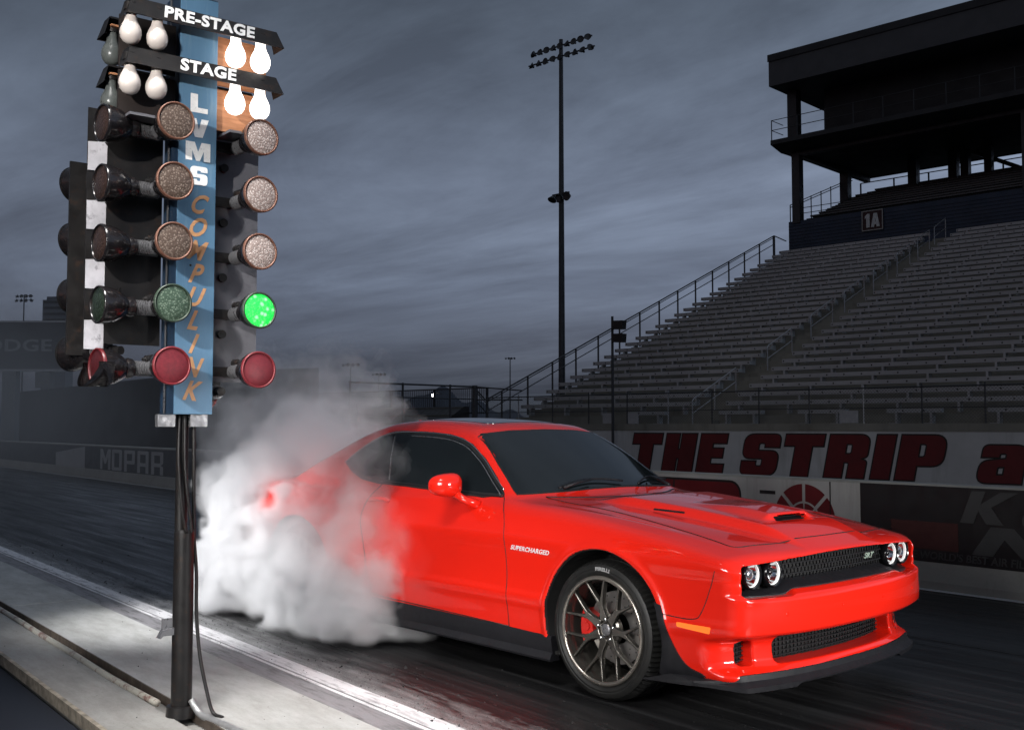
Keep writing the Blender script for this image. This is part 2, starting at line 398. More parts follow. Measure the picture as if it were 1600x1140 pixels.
# ---- lines and patches laid on the shell
def on_side(pts,s=-1,off=.0):
    q=np.array([(p[0],s*1.25,p[1]) for p in pts]); r=march(q,[(0,-s,0)]*len(q)); g=sgrad(r,False)
    return r+g/np.linalg.norm(g,axis=1)[:,None]*off
def on_top(pts,off=.0):
    q=np.array([(p[0],p[1],1.8) for p in pts]); r=march(q,[(0,0,-1)]*len(q)); g=sgrad(r,False)
    return r+g/np.linalg.norm(g,axis=1)[:,None]*off
def on_front(pts,off=.0):
    q=np.array([(3.0,p[0],p[1]) for p in pts]); r=march(q,[(-1,0,0)]*len(q)); g=sgrad(r,False)
    return r+g/np.linalg.norm(g,axis=1)[:,None]*off
def line_obj(name,pts,r,m,parent,closed=False):
    bm=bmesh.new(); tube(bm,pts,r,6,closed=closed); return from_bm(name,bm,m,parent,True)
def patch(name,poly,proj,off,m,parent,step=.03,thick=.004):
    """a curved panel: a 2-D outline pressed onto the shell"""
    bm=bmesh.new(); d=dense(list(poly)+[poly[0]],step*.6)[:-1]
    f=bm.faces.new([bm.verts.new((p[0],p[1],0)) for p in d])
    xs=[p[0] for p in d]; ys=[p[1] for p in d]
    for k,(lo,hi) in enumerate(((min(xs),max(xs)),(min(ys),max(ys)))):
        t=lo+step
        while t<hi-step*.3:
            n=[0,0,0]; n[k]=1; c=[0,0,0]; c[k]=t
            bmesh.ops.bisect_plane(bm,geom=bm.verts[:]+bm.edges[:]+bm.faces[:],plane_co=c,plane_no=n); t+=step
    bmesh.ops.triangulate(bm,faces=[f for f in bm.faces if len(f.verts)>4])
    bm.verts.ensure_lookup_table()
    r=proj([(v.co.x,v.co.y) for v in bm.verts],off=off); g=sgrad(r,False); g/=np.linalg.norm(g,axis=1)[:,None]
    for v,q in zip(bm.verts,r): v.co=q
    bm.normal_update(); c=sum((f.normal.dot(Vector(g[f.verts[0].index])) for f in bm.faces))
    if c<0: bmesh.ops.reverse_faces(bm,faces=bm.faces)
    if thick:
        ge=bmesh.ops.extrude_face_region(bm,geom=bm.faces[:]); vs=[v for v in ge['geom'] if isinstance(v,bmesh.types.BMVert)]
        ki={v:i for i,v in enumerate(vs)}
        pos=np.array([v.co[:] for v in vs]); gg=sgrad(pos,False); gg/=np.linalg.norm(gg,axis=1)[:,None]
        for v,n in zip(vs,gg): v.co=v.co+Vector(n*thick)
    bmesh.ops.recalc_face_normals(bm,faces=bm.faces)
    return from_bm(name,bm,m,parent,angle=40)
WQ=smooth_line([(-1.223,1.17),(-1.082,1.269),(-.95,1.335),(-.86,1.362)],5)
WQ=[tuple(p) for p in WQ]+[(-.80,1.368),(-.80,1.366),(-.62,1.063),(-.704,1.060),(-.93,1.085),(-1.10,1.13)]
WF=[(-.775,1.370),(-.60,1.370),(-.40,1.365),(-.198,1.352),(-.05,1.328),(.08,1.290),(.251,1.205),(.41,1.098),(.527,1.022),(.395,1.020),(.033,1.037),(-.378,1.053),(-.595,1.058)]
ALLW=[tuple(p) for p in WQ[:-6]]+[(-.80,1.371)]+WF[1:9]+[(.395,1.016),(.033,1.033),(-.378,1.049),(-.63,1.056),(-.704,1.056),(-.93,1.080),(-1.10,1.126)]
def grow(poly,d):
    n=len(poly); out=[]
    ar=sum(poly[i][0]*poly[(i+1)%n][1]-poly[(i+1)%n][0]*poly[i][1] for i in range(n)); sg=1 if ar>0 else -1
    for i in range(n):
        a=np.array(poly[i-1]); b=np.array(poly[i]); c=np.array(poly[(i+1)%n])
        n1=np.array([(b-a)[1],-(b-a)[0]]); n2=np.array([(c-b)[1],-(c-b)[0]])
        n1=n1/(np.linalg.norm(n1)+1e-9); n2=n2/(np.linalg.norm(n2)+1e-9); m=n1+n2; m=m/max(np.linalg.norm(m),.6)
        out.append(tuple(b+sg*d*m))
    return out
for s,d in ((-1,doors[0]),(1,doors[1])):
    pj=lambda pts,off=0,s=s: on_side(pts,s,off)
    patch('window_seal',grow(ALLW,.022),pj,-.004,RUB,CAR,.04,.0065)
    patch('quarter_window',WQ,pj,-.001,GLS,CAR,.03,.005)
    patch('side_window',WF,pj,-.001,GLS,d,.03,.005)
    top_trim=[(-1.25,1.165)]+[(p[0]-.012,p[1]+.013) for p in WQ[1:-6]]+[(p[0],p[1]+.017) for p in WF[:8]]+[(.52,1.045)]
    line_obj('bright_trim',on_side([tuple(p) for p in smooth_line(top_trim,4)],s,.001),.0035,CHR,CAR)
    line_obj('inner_trim',on_side([(p[0]-.004,p[1]-.012) for p in smooth_line(WF[1:9],4)],s,.006),.0025,SATIN,CAR)
    line_obj('pillar_trim',on_side([(-.778,1.352),(-.70,1.21),(-.602,1.066)],s,.007),.0028,SATIN,CAR)
    line_obj('belt_trim',on_side([tuple(p) for p in smooth_line([(-.70,1.050),(-.378,1.043),(.033,1.028),(.395,1.008),(.545,1.006)],6)],s,.002),.006,BLK,d)
    cut=DOOR[0:7]; line_obj('panel_gap',on_side([tuple(p) for p in smooth_line(cut,6)],s,-.0012),.0038,GAP,CAR)
    line_obj('panel_gap',on_side([tuple(p) for p in smooth_line([(.742,.285),(-.52,.315),(-.60,.36),(-.66,.55),(-.70,.75),(-.71,.93),(-.66,1.055)],6)],s,-.0012),.0038,GAP,CAR)
    # bumper/fender seam
    line_obj('panel_gap',on_side([tuple(p) for p in smooth_line([(1.87,.505),(1.98,.497),(2.07,.500),(2.11,.53),(2.16,.65),(2.19,.74)],6)],s,-.0012),.003,GAP,CAR)
    # door handle
    bm=bmesh.new(); pts=on_side([(-.68,.928),(-.64,.930),(-.56,.931),(-.50,.932),(-.47,.930)],s,.0); g=sgrad(pts,False)
    o_=[.006,.024,.030,.024,.006]; tube(bm,[p+n*q for p,n,q in zip(pts,g,o_)],[.012,.015,.015,.015,.010],10)
    from_bm('handle',bm,PAINT,d,True)
    patch('handle_cup',rpoly([(-.65,.895,.03),(-.48,.897,.03),(-.48,.955,.03),(-.65,.953,.03)]),pj,-.001,PAINT,d,.03,.0025)
    # mirror: housing on a short stalk
    c=Vector((.245,s*.962,1.070)) if s<0 else Vector((.165,.945,1.055)); mr=None
    bm=bmesh.new(); r=bmesh.ops.create_uvsphere(bm,u_segments=32,v_segments=20,radius=1)
    for v in bm.verts:
        x,y,z=v.co; x=math.copysign(abs(x)**.8,x); y=math.copysign(abs(y)**.75,y); z=math.copysign(abs(z)**.75,z)
        k=.078 if x>0 else .05
        v.co=Vector((x*k,y*.112,z*.072*(1-.12*s*y)))+Vector((-.03*abs(y)**2,0,0))
    bmesh.ops.transform(bm,matrix=Matrix.Translation(c),verts=bm.verts)
    mr=from_bm('wing_mirror',bm,PAINT,d,True)
    bm=bmesh.new(); e=on_side([(.395,.952)],s,0)[0]
    tube(bm,[c+Vector((.03,-s*.03,-.045)),(c+Vector(e))/2+Vector((.025,0,-.03)),Vector(e)+Vector((0,-s*.012,0))],[.026,.023,.030],12); from_bm('mirror_stalk',bm,PAINT,mr,True)
    bm=bmesh.new(); r=bmesh.ops.create_uvsphere(bm,u_segments=24,v_segments=12,radius=1)
    bmesh.ops.transform(bm,matrix=Matrix.Translation(c+Vector((-.055,0,0)))@Matrix.Diagonal((.022,.095,.055,1)),verts=bm.verts); from_bm('mirror_glass',bm,CHR,mr,True)
    # side marker lamp
    patch('side_marker',rpoly([(1.975,.476,.006),(2.168,.472,.006),(2.160,.440,.006),(1.977,.454,.006)],3),pj,-.001,
        emit('amber_lens',(1,.16,.01),.35,(.9,.2,.02)) if s<0 else bpy.data.materials['amber_lens'],CAR,.03,.004)
    # badge on the fender
    p=on_side([(.935,.735)],s,.002)[0]; n=sgrad(np.array([p]),False)[0]; n=Vector(n/np.linalg.norm(n))
    ux=Vector((1,0,-.02)).normalized()*(-s); uy=n.cross(ux).normalized(); ux=uy.cross(n)
    bm=text_bm('SUPERCHARGED',.036,basis(p,ux,uy,n),.0015,.0007,.35,1.12,'CENTER',1.08); from_bm('fender_badge',bm,BADGE,CAR)
    # lip of the front arch
    for xc,rc in ((1.475,.4105),(-1.475,.4125)):
        bm=bmesh.new(); prev=None
        for t in np.linspace(math.radians(-24),math.radians(204),60):
            x,z=xc+rc*math.cos(t),.37+rc*math.sin(t); y=abs(float(on_side([(x,max(z,.215))],s)[0][1]))-.012
            row=[bm.verts.new((x,s*.62,z)),bm.verts.new((x,s*y,z)),bm.verts.new((xc+(rc+.012)*math.cos(t),s*(y+.001),.37+(rc+.012)*math.sin(t)))]
            if prev:
                for j in range(2): bm.faces.new((prev[j],row[j],row[j+1],prev[j+1]))
            prev=row
        from_bm('arch_liner',bm,WELL,CAR)
    # black sill skirt and the flap ahead of the front wheel
    sk=[]
    xs_=np.linspace(-1.06,1.100,24); bm=bmesh.new(); rings=[]
    for x in xs_:
        zt=.305-.025*((x+1.06)/2.135); y=float(on_side([(x,zt+.01)],s)[0][1])
        rings.append([bm.verts.new(q) for q in ((x,y-s*.03,zt),(x,y+s*.004,zt),(x,y+s*.008,zt-.015),(x,y-s*.004,.19),(x,y+s*.016,.155),(x,y+s*.012,.143),(x,y-s*.06,.143))])
    for A,B in zip(rings,rings[1:]):
        for j in range(7): bm.faces.new((A[j],A[(j+1)%7],B[(j+1)%7],B[j]))
    bm.faces.new(rings[0]); bm.faces.new(rings[-1]); bmesh.ops.recalc_face_normals(bm,faces=bm.faces)
    from_bm('sill_skirt',bm,BLK,CAR,angle=35)
    arc=[(1.475+.408*math.cos(t),.37+.408*math.sin(t)) for t in np.linspace(math.radians(27),math.radians(-26),14)]
    poly=arc+[(1.86,.205),(2.0,.207),(2.115,.230)]+[tuple(p) for p in smooth_line([(2.10,.240),(2.02,.268),(1.962,.33),(1.928,.40),(1.908,.47),(1.880,.545)],4)]
    patch('wheel_flap',poly,pj,-.002,BLK,CAR,.03,.010)
ws=[(-.722,1.022),(-.457,1.036),(-.2,1.047),(0,1.050),(.2,1.047),(.457,1.036),(.722,1.022),(.64,1.20),(.562,1.352),(.53,1.372),(.3,1.392),(0,1.398),(-.3,1.392),(-.53,1.372),(-.562,1.352),(-.64,1.20)]
patch('windscreen_seal',grow(ws,.008),on_front,-.004,RUB,CAR,.05,.006)
patch('windscreen',ws,on_front,-.001,GLSW,CAR,.04,.005)
# rear window
def on_back(pts,off=0):
    q=np.array([(-3.0,p[0],p[1]) for p in pts]); r=march(q,[(1,0,0)]*len(q)); g=sgrad(r,False); return r+g/np.linalg.norm(g,axis=1)[:,None]*off
patch('rear_window',[(-.62,1.13),(.62,1.13),(.50,1.34),(-.50,1.34)],on_back,-.001,GLS,CAR,.05,.005)
for s in (-1,1): patch('tail_lamp',rpoly([(s*.15,.84,.02),(s*.80,.84,.02),(s*.80,.96,.02),(s*.15,.96,.02)]),on_back,-.001,simple('red_lens',(.35,.01,.01),.15),CAR,.05,.01)
patch('roof_panel',rpoly([(-.05,-.36,.08),(-.05,.36,.08),(-.75,.36,.08),(-.75,-.36,.08)]),on_top,-.001,GLS,CAR,.05,.003)
for a_ in (HOOD[:8]+[HOOD[8]]+HOOD[9:17],): line_obj('panel_gap',on_top([tuple(p) for p in smooth_line(a_,5)],.0),.0034,GAP,CAR)
line_obj('cowl_gap',on_top([tuple(p) for p in smooth_line([(.735,-.6),(.86,-.35),(.93,0),(.86,.35),(.735,.6)],8)],-.001),.006,BLK,CAR)
# hood vents
for s in (-1,1): patch('hood_vent',rpoly([(1.40,s*.404,.003),(1.60,s*.380,.003),(1.603,s*.389,.003),(1.405,s*.414,.003)],3),on_top,-.001,BLK,hood_o,.03,.002)
# ribs inside the scoop mouth
bm=bmesh.new()
for k in range(2): box(bm,(1.95,0,.929+.012*k),(.02,.30,.003))
from_bm('scoop_grille',bm,BLK,hood_o)
# fin aerial
bm=bmesh.new(); z0=float(on_top([(-1.19,0)])[0][2])
A=[(-1.12,.018),(-1.19,.024),(-1.26,.020)]
prof=[(-1.10,z0+.02),(-1.20,z0+.055),(-1.25,z0+.066),(-1.26,z0-.02),(-1.10,z0-.012)]
prism(bm,[(p[0],p[1]) for p in prof],-.012,.012,Matrix(((1,0,0,0),(0,0,1,0),(0,1,0,0),(0,0,0,1)))); bmesh.ops.recalc_face_normals(bm,faces=bm.faces)
from_bm('fin_aerial',bm,PAINT,CAR)
# wipers
for (b0,b1) in (((-.47,.0),(.08,.0)),((.20,.0),(.66,.0))):
    bm=bmesh.new(); pts=[]
    for t in np.linspace(0,1,12):
        y=b0[0]+(b1[0]-b0[0])*t; zz=1.042+.055*math.sin(t*PI)*(.5)+.02*t-.012*(abs(y)/.6)**2; pts.append((y,zz))
    q=on_front(pts,.022); tube(bm,q,.007,6)
    arm=on_front([(b0[0]+.02,1.028),((b0[0]+b1[0])/2,1.068)],.032); tube(bm,[arm[0],(arm[0]+arm[1])/2+np.array([0,0,.008]),arm[1]],[.011,.010,.006],8)
    from_bm('wiper',bm,BLK,CAR,True)
# ---- front end
FC=2.27
m,nt,b=mat('grille_mesh'); b.inputs['Base Color'].default_value=(.012,.012,.013,1); b.inputs['Roughness'].default_value=.35
GRM=m
def fx_up(a): return 2.285-.06*(a/.85)**2
bm=bmesh.new()
for k in range(5):                                   # slanted honeycomb rows
    z=.665+.026*k
    pts=[(fx_up(abs(y))+.004+.010*(k%2),y,z) for y in np.linspace(-.50,.50,50)]
    tube(bm,pts,.0042,5)
for k in range(5):
    for j in range(34):
        y=-.49+.03*j+(.015 if k%2 else 0)
        if abs(y)>.5: continue
        x=fx_up(abs(y))+.006; box(bm,(x,y,.665+.026*k-.013),(.008,.004,.024))
from_bm('grille',bm,SATIN if False else simple('grille_bars',(.011,.011,.012),.6,.0,.1,20,0,0,.2),CAR)
# bezel: sloping shelf below the grille, between the lamps
bm=bmesh.new(); rings=[]
for y in np.linspace(-.83,.83,60):
    a=abs(y); zb=.634-.024*float(sst((a-.50)/.07)); xo=2.398-.125*(a/.85)**2.6-.012-.05*max(0,(a-.76)/.09)**2; xi=fx_up(a)-.004
    zi=zb+.026+.012*min(1,max(0,(.54-a)/.06)); 
    rings.append([bm.verts.new(q) for q in ((xi,y,zi),(xo-.03,y,zb+.014),(xo,y,zb+.006),(xo,y,zb-.004),(xi,y,zb-.004))])
for A,B in zip(rings,rings[1:]):
    for j in range(5): bm.faces.new((A[j],A[(j+1)%5],B[(j+1)%5],B[j]))
bm.faces.new(rings[0]); bm.faces.new(rings[-1]); bmesh.ops.recalc_face_normals(bm,faces=bm.faces)
from_bm('grille_bezel',bm,BLK,CAR,angle=35)
LENS,nt,b=mat('lamp_lens'); b.inputs['Base Color'].default_value=(.9,.92,.95,1); b.inputs['Roughness'].default_value=.03; b.inputs['Transmission Weight'].default_value=1; b.inputs['IOR'].default_value=1.25
REFLGLOW=emit('reflection_glow_ring',(1,.98,.95),.3)  # faint glow stands in for white reflections around the lamp rings
for y0 in (-.738,-.585,.585,.738):
    a=abs(y0); x0=fx_up(a)+.012; T=Matrix.Translation((x0,y0,.713))@Matrix.Rotation(PI/2,4,'Y')@Matrix.Rotation(0,4,'Z')
    inner=a<.65
    bm=bmesh.new(); lathe(bm,[(.050,-.02),(.064,-.02),(.072,.0),(.072,.034),(.067,.040),(.062,.036),(.060,.0),(.050,-.02)],40,T); h=from_bm('headlight',bm,BLKG,CAR,angle=40)
    bm=bmesh.new(); lathe(bm,[(.0595,.010),(.0595,.026),(.0575,.030),(.0555,.026),(.0555,.010)],40,T); from_bm('reflection_glow_ring',bm,REFLGLOW,h,True)
    bm=bmesh.new(); lathe(bm,[(.0555,.014),(.046,-.004),(.034,-.014),(.026,-.018),(.0,-.018)],32,T); from_bm('reflector',bm,CHR,h,True)
    if not inner:
        bm=bmesh.new(); lathe(bm,[(.030,-.018),(.033,.004),(.028,.016),(.018,.022),(0,.024)],28,T); from_bm('projector',bm,CHR if False else simple('lamp_silver',(.5,.5,.52),.12,.9),h,True)
    else:
        bm=bmesh.new(); lathe(bm,[(.016,-.018),(.018,.006),(.014,.016),(0,.019)],24,T)
        for k in range(8): box(bm,(0,0,0),(.004,.085,.006),T@Matrix.Rotation(k*PI/8,4,'Z')@Matrix.Translation((0,0,-.006)))
        from_bm('projector',bm,BLKG,h,True)
# SRT letters on the grille
x0=fx_up(.36)+.020; bm=text_bm('SRT',.040,basis((x0,.335,.722),(0.06,1,0.02),(0,0,1),(1,-.06,0)),.003,.001,.45,1.25); 
BADG,nt,b=mat('badge_green_silver'); b.inputs['Base Color'].default_value=(.40,.50,.42,1); b.inputs['Metallic'].default_value=.4; b.inputs['Roughness'].default_value=.3
from_bm('grille_badge',bm,BADG,CAR)
# lower grille bars + brake-duct bars
bm=bmesh.new()
for k in range(6):
    z=.285+.022*k; tube(bm,[(2.255-.05*(y/.6)**2,y,z) for y in np.linspace(-.57,.57,40)],.0038,5)
for j in range(38):
    y=-.555+.03*j; box(bm,(2.25-.05*(y/.6)**2,y,.338),(.006,.003,.125))
from_bm('lower_grille',bm,bpy.data.materials['grille_bars'],CAR)
for s in (-1,1):
    bm=bmesh.new()
    for k in range(5): box(bm,(2.185,s*.735,.292+.022*k),(.01,.085,.004))
    for k in range(3): box(bm,(2.18,s*(.712+.023*k),.335),(.006,.003,.11))
    from_bm('duct_grille',bm,bpy.data.materials['grille_bars'],CAR)
# splitter: plan outline with a lip, raised wing ends
bm=bmesh.new(); rings=[]
ys=np.linspace(-.935,.935,90)
for y in ys:
    a=abs(y); xr=2.378-.128*(a/.85)**2.6-.30*max(0,(a-.80)/.135)**2*.55
    e=float(sst((a-.80)/.13)); st=.016*float(sst((.50-a)/.04+.5)); xf=xr+.042-.01*e
    zl=.168+.018*e
    rings.append([bm.verts.new(q) for q in ((xr-.12,y,.250-.03*e),(xr+.004,y,.244-.035*e),(xr+.008,y,.216-.015*e),(xf-.012,y,.200+.008*e),(xf,y,.193+.008*e),(xf-.004,y,zl+st),(xf-.05,y,zl+st-.006),(xr-.30,y,.165))])
for A,B in zip(rings,rings[1:]):
    for j in range(8): bm.faces.new((A[j],A[(j+1)%8],B[(j+1)%8],B[j]))
bm.faces.new(rings[0]); bm.faces.new(rings[-1]); bmesh.ops.recalc_face_normals(bm,faces=bm.faces)
from_bm('front_splitter',bm,BLK,CAR,angle=30)
# hood-lip emblem-free highlight bead, parking sensors on the bumper
for y,z in ((-.62,.53),(-.2,.535),(.2,.535),(.62,.53)):
    bm=bmesh.new(); p=on_front([(y,z)],.0)[0]; cyl(bm,p-np.array([.01,0,0]),p+np.array([.0025,0,0]),.010,.009,16); from_bm('parking_sensor',bm,PAINT,CAR)
# ---- wheels
TYRE,nt,b=mat('tyre_rubber'); L(nt,ramp(nt,noise(nt,14,6),[(.3,(.006,.006,.006)),(.7,(.013,.013,.012))]),b.inputs['Base Color']); b.inputs['Roughness'].default_value=.5; b.inputs['Specular IOR Level'].default_value=.35; bump(nt,b,noise(nt,160,3),.15,.002)
RIMM=simple('dark_bronze_alloy',(.15,.14,.125),.24,.85,.03,3)
RIME=simple('machined_alloy',(.36,.33,.29),.26,.9,.03,3)
DISC=simple('brake_iron',(.30,.29,.28),.38,.9,.05,8)
CALI=simple('red_caliper',(.55,.02,.015),.3,0,.1)
def make_wheel():
    root=bpy.data.objects.new('wheel',None); root.empty_display_size=.1; link(root,CAR)
    # local: Z = outward axle
    r=.364; w=.137
    bm=bmesh.new()
    prof=[(.272,-w+.01),(.285,-w),(.335,-w+.004),(.352,-w+.022)]
    for k,c in enumerate((-.075,-.025,.025,.075)):
        prof+=[(.3625,c-.020),(.3635,c-.006),(.3635,c+.006),(.3625,c+.019),(.356,c+.021),(.356,c+.029)] if k<3 else [(.3625,c-.020),(.3635,c),(.362,c+.016)]
    prof+=[(.352,w-.022),(.342,w-.008),(.330,w-.001),(.318,w+.001),(.314,w-.001),(.304,w+.001),(.296,w-.002),(.288,w-.008),(.272,w-.014)]
    n=160; lathe(bm,prof,n)
    for v in bm.verts:                                # tread blocks: shoulder grooves
        rad=math.hypot(v.co.x,v.co.y); j=int(round(math.atan2(v.co.y,v.co.x)/(2*PI)*n))
        if rad>.345 and abs(v.co.z)>.06:
            if j%2: v.co.xy*= (1-.010/rad)
    ty=from_bm('tyre',bm,TYRE,root,angle=30)
    bm=text_bm('PIRELLI',.026,IDM,.0008,.0012,0,1.25)  # sidewall lettering bent round the wheel
    for v in bm.verts:
        t=PI/2-.05-v.co.x/.318; rr=.318+v.co.y; v.co=Vector((rr*math.cos(t),rr*math.sin(t),w+.0005+max(0,v.co.z)))
    from_bm('sidewall_lettering',bm,simple('sidewall_grey',(.28,.28,.28),.5) if 'sidewall_grey' not in bpy.data.materials else bpy.data.materials['sidewall_grey'],ty)
    bm=bmesh.new(); lathe(bm,[(.262,-w+.012),(.240,-w+.02),(.232,-.03),(.236,.06),(.246,w-.03),(.251,w-.018),(.2515,w-.006)],72); rim=from_bm('rim',bm,RIMM,root,angle=40)
    bm=bmesh.new(); lathe(bm,[(.2515,w-.008),(.2525,w-.001),(.259,w+.003),(.268,w+.003),(.273,w-.001),(.273,w-.012)],96); from_bm('rim_lip',bm,RIME,rim,True)
    # seven forked spokes
    def zface(q): return w-.012-.030*max(0,1-q/.24)**1.0
    loops=[]
    for k in range(7):
        t0=2*PI*k/7+PI/2+.20; f=lambda rr,an: (rr*math.cos(t0+an),rr*math.sin(t0+an))
        pts=[f(.052,-.44),f(.080,-.22),f(.110,-.125),f(.140,-.125),f(.19,-.196),f(.2495,-.256),f(.2495,-.228),f(.195,-.160),f(.158,-.075),f(.142,0),
             f(.158,.075),f(.195,.160),f(.2495,.228),f(.2495,.256),f(.19,.196),f(.140,.125),f(.110,.125),f(.080,.22),f(.052,.44)]
        loops.append([tuple(p) for p in smooth_line(pts,4)])
    sp=bmesh.new()
    for lp in loops:
        b2=shape_bm([lp],IDM,.012,-.001,.0035,1); me=bpy.data.meshes.new('t'); b2.to_mesh(me); b2.free(); sp.from_mesh(me); bpy.data.meshes.remove(me)
    bmesh.ops.subdivide_edges(sp,edges=[e for e in sp.edges if e.calc_length()>.03],cuts=2)
    for v in sp.verts:
        q=math.hypot(v.co.x,v.co.y); v.co.z+=zface(q)-.016
    from_bm('spokes',sp,RIMM,rim,angle=50)
    bm=bmesh.new(); lathe(bm,[(.0,w-.043),(.030,w-.042),(.034,w-.046),(.036,w-.056),(.070,w-.050),(.080,w-.058),(.080,w-.085)],40); from_bm('hub',bm,RIMM,rim,angle=40)
    bm=bmesh.new(); lathe(bm,[(0,w-.036),(.024,w-.037),(.030,w-.042),(.031,w-.05)],32); from_bm('centre_cap',bm,SATIN,rim,True)
    for k in range(5):
        t=2*PI*k/5+PI/2; bm=bmesh.new(); T=Matrix.Translation((.053*math.cos(t),.053*math.sin(t),w-.052))
        lathe(bm,[(0,.020),(.006,.019),(.0095,.014),(.0105,.0),(.014,-.002),(.014,-.01)],12,T); from_bm('wheel_nut',bm,CHR,rim,True)
    for k in range(5):
        t=2*PI*k/5+PI/2; 
    bm=bmesh.new(); lathe(bm,[(.085,-.03),(.190,-.03),(.191,-.024),(.191,-.004),(.190,.002),(.085,.002),(.085,-.03)],64)
    d=from_bm('brake_disc',bm,DISC,root,angle=40)
    bm=bmesh.new()
    for k in range(44):
        t=2*PI*k/44; rr=.12+.06*((k*7)%11)/11; cyl(bm,(rr*math.cos(t),rr*math.sin(t),.0022),(rr*math.cos(t),rr*math.sin(t),.003),.004,.004,8)
    from_bm('disc_holes',bm,BLK,d)
    rim.scale=(1.036,1.036,1)
    # caliper to the rear of the axle (local +X is set per wheel)
    bm=bmesh.new(); poly=[]
    for t in np.linspace(2.72,3.62,14): poly.append((.205*math.cos(t),.205*math.sin(t)))
    for t in np.linspace(3.62,2.72,14): poly.append((.120*math.cos(t),.120*math.sin(t)))
    prism(bm,poly,-.03,.066); bmesh.ops.recalc_face_normals(bm,faces=bm.faces)
    es=[e for e in bm.edges]; 
    for k in range(3):
        t=2.86+.31*k; cyl(bm,(.162*math.cos(t),.162*math.sin(t),.06),(.162*math.cos(t),.162*math.sin(t),.074),.026,.022,16)
    from_bm('caliper',bm,CALI,root,angle=40)
    return root
w0=make_wheel()
def place_wheel(o,x,s):
    o.location=(x,s*.803,.364)
    # local Z outward (0,s,0), local Y up, local X forward for the right side
    zz=Vector((0,s,0)); yy=Vector((0,0,1)); xx=yy.cross(zz)
    o.rotation_euler=basis((0,0,0),xx,yy,zz).to_euler()
place_wheel(w0,1.478,-1)
for x,s in ((-1.475,-1),(1.478,1),(-1.475,1)): place_wheel(copy_tree(w0,CAR),x,s)
# dark floor pan so nothing shows through beneath
bm=bmesh.new(); box2(bm,(-2.3,-.70,.19),(2.15,.70,.24)); box2(bm,(-1.05,-.86,.19),(1.05,.86,.24)); from_bm('floor_pan',bm,WELL,CAR)
# ================================================================== starting light tree
TREE=empty('starting_light_tree',(.251,-2.659,0),math.radians(85.7),'tall drag racing light tree on a dark post with one green lamp lit','light tree')
def T3(x,d,z): return Vector((x,-d,z))
def tb(bm,x0,x1,d0,d1,z0,z1,bev=0): box2(bm,(x0,-d1,z0),(x1,-d0,z1),IDM,bev)
TBLACK=simple('weathered_black_paint',(.013,.012,.012),.42,.0,.35,9,.1,0,.35,wear=(.032,.020,.015))
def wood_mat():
    m,nt,b=mat('orange_lit_board'); L(nt,ramp(nt,noise(nt,7,8,.6,(1,1,9)),[(.3,(.30,.12,.05)),(.7,(.50,.23,.11))]),b.inputs['Base Color']); b.inputs['Roughness'].default_value=.6; return m
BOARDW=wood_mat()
def blue_mat():
    m,nt,b=mat('scuffed_blue_paint'); c=ramp(nt,noise(nt,5,8,.65,(1,1,.25)),[(.3,(.075,.165,.27)),(.7,(.11,.225,.345))])
    f=ramp(nt,noise(nt,40,6,.7,(1,1,.08)),[(.56,(0,0,0)),(.72,(1,1,1))]); L(nt,mix(nt,math_(nt,'MULTIPLY',f,.45),c,(.20,.30,.38)),b.inputs['Base Color'])
    b.inputs['Roughness'].default_value=.38; bump(nt,b,noise(nt,60,4),.08,.002); return m
BLUE=blue_mat()
DBLUE=simple('dark_blue_paint',(.012,.028,.055),.4,0,.3,7,.05)
GREYP=simple('pale_grey_plate',(.115,.115,.128),.45,.0,.10,5,.05,wear=(.085,.085,.095))
WHITEP=simple('white_lettering',(.85,.85,.84),.5,0,.08,30,wear=(.62,.62,.62))
GOLDP=simple('faded_gold_lettering',(.55,.29,.14),.5,0,.15,30)
ENAM=simple('milky_glass',(.70,.63,.58),.18,0,.06,5,0,.4)
ENAMD=simple('dark_bulb_glass',(.10,.11,.105),.3,0,.2,8)  # rear bulbs use a darker grey-green glass
LPATCH=simple('pale_light_patch',(.48,.47,.50),.5,0,.25,9,0,0,.5,wear=(.22,.21,.23))
# cabinet column with its blue front
bm=bmesh.new(); tb(bm,-.099,.099,-.10,.080,1.485,3.60,.004); from_bm('cabinet',bm,DBLUE,TREE)
bm=bmesh.new(); tb(bm,-.098,.098,.0805,.0885,1.487,3.59,.002); panel=from_bm('front_panel',bm,BLUE,TREE)
bm=bmesh.new(); tb(bm,-.112,-.107,-.02,-.008,1.49,3.6); from_bm('edge_strip',bm,SATIN,TREE)
def letters(items,m,name,size,off,shear,xs,d):
    for ch,x,z,rot in items:
        M_=basis(T3(x,d-.008,z),(1,0,0),(0,0,1),(0,-1,0))@Matrix.Rotation(rot,4,'Z')
        bm=text_bm(ch,size,M_,.0008,off,shear,xs); from_bm(name,bm,m,panel)
SGL=[rpoly([(0,.32),(0,.10,.06),(.10,0,.08),(.86,0,.22),(.86,.60,.2),(.34,.60,.04),(.34,.78,.06),(.52,.78,.06),(.52,.70),(.86,.70),(.86,1,.22),(0,1,.24),(0,.40,.2),(.50,.40,.04),(.50,.22,.06),(.34,.22,.06),(.34,.32)])]
LV={'L':(.86,[[(0,0),(0,1),(.36,1),(.36,.27),(.86,.27),(.86,0)]]),'V':(.98,[[(0,1),(.36,1),(.49,.40),(.62,1),(.98,1),(.68,0),(.30,0)]]),
'M':(1.22,[[(0,0),(0,1),(.44,1),(.61,.48),(.78,1),(1.22,1),(1.22,0),(.90,0),(.90,.56),(.70,0),(.52,0),(.32,.56),(.32,0)]]),'S':(.86,SGL)}
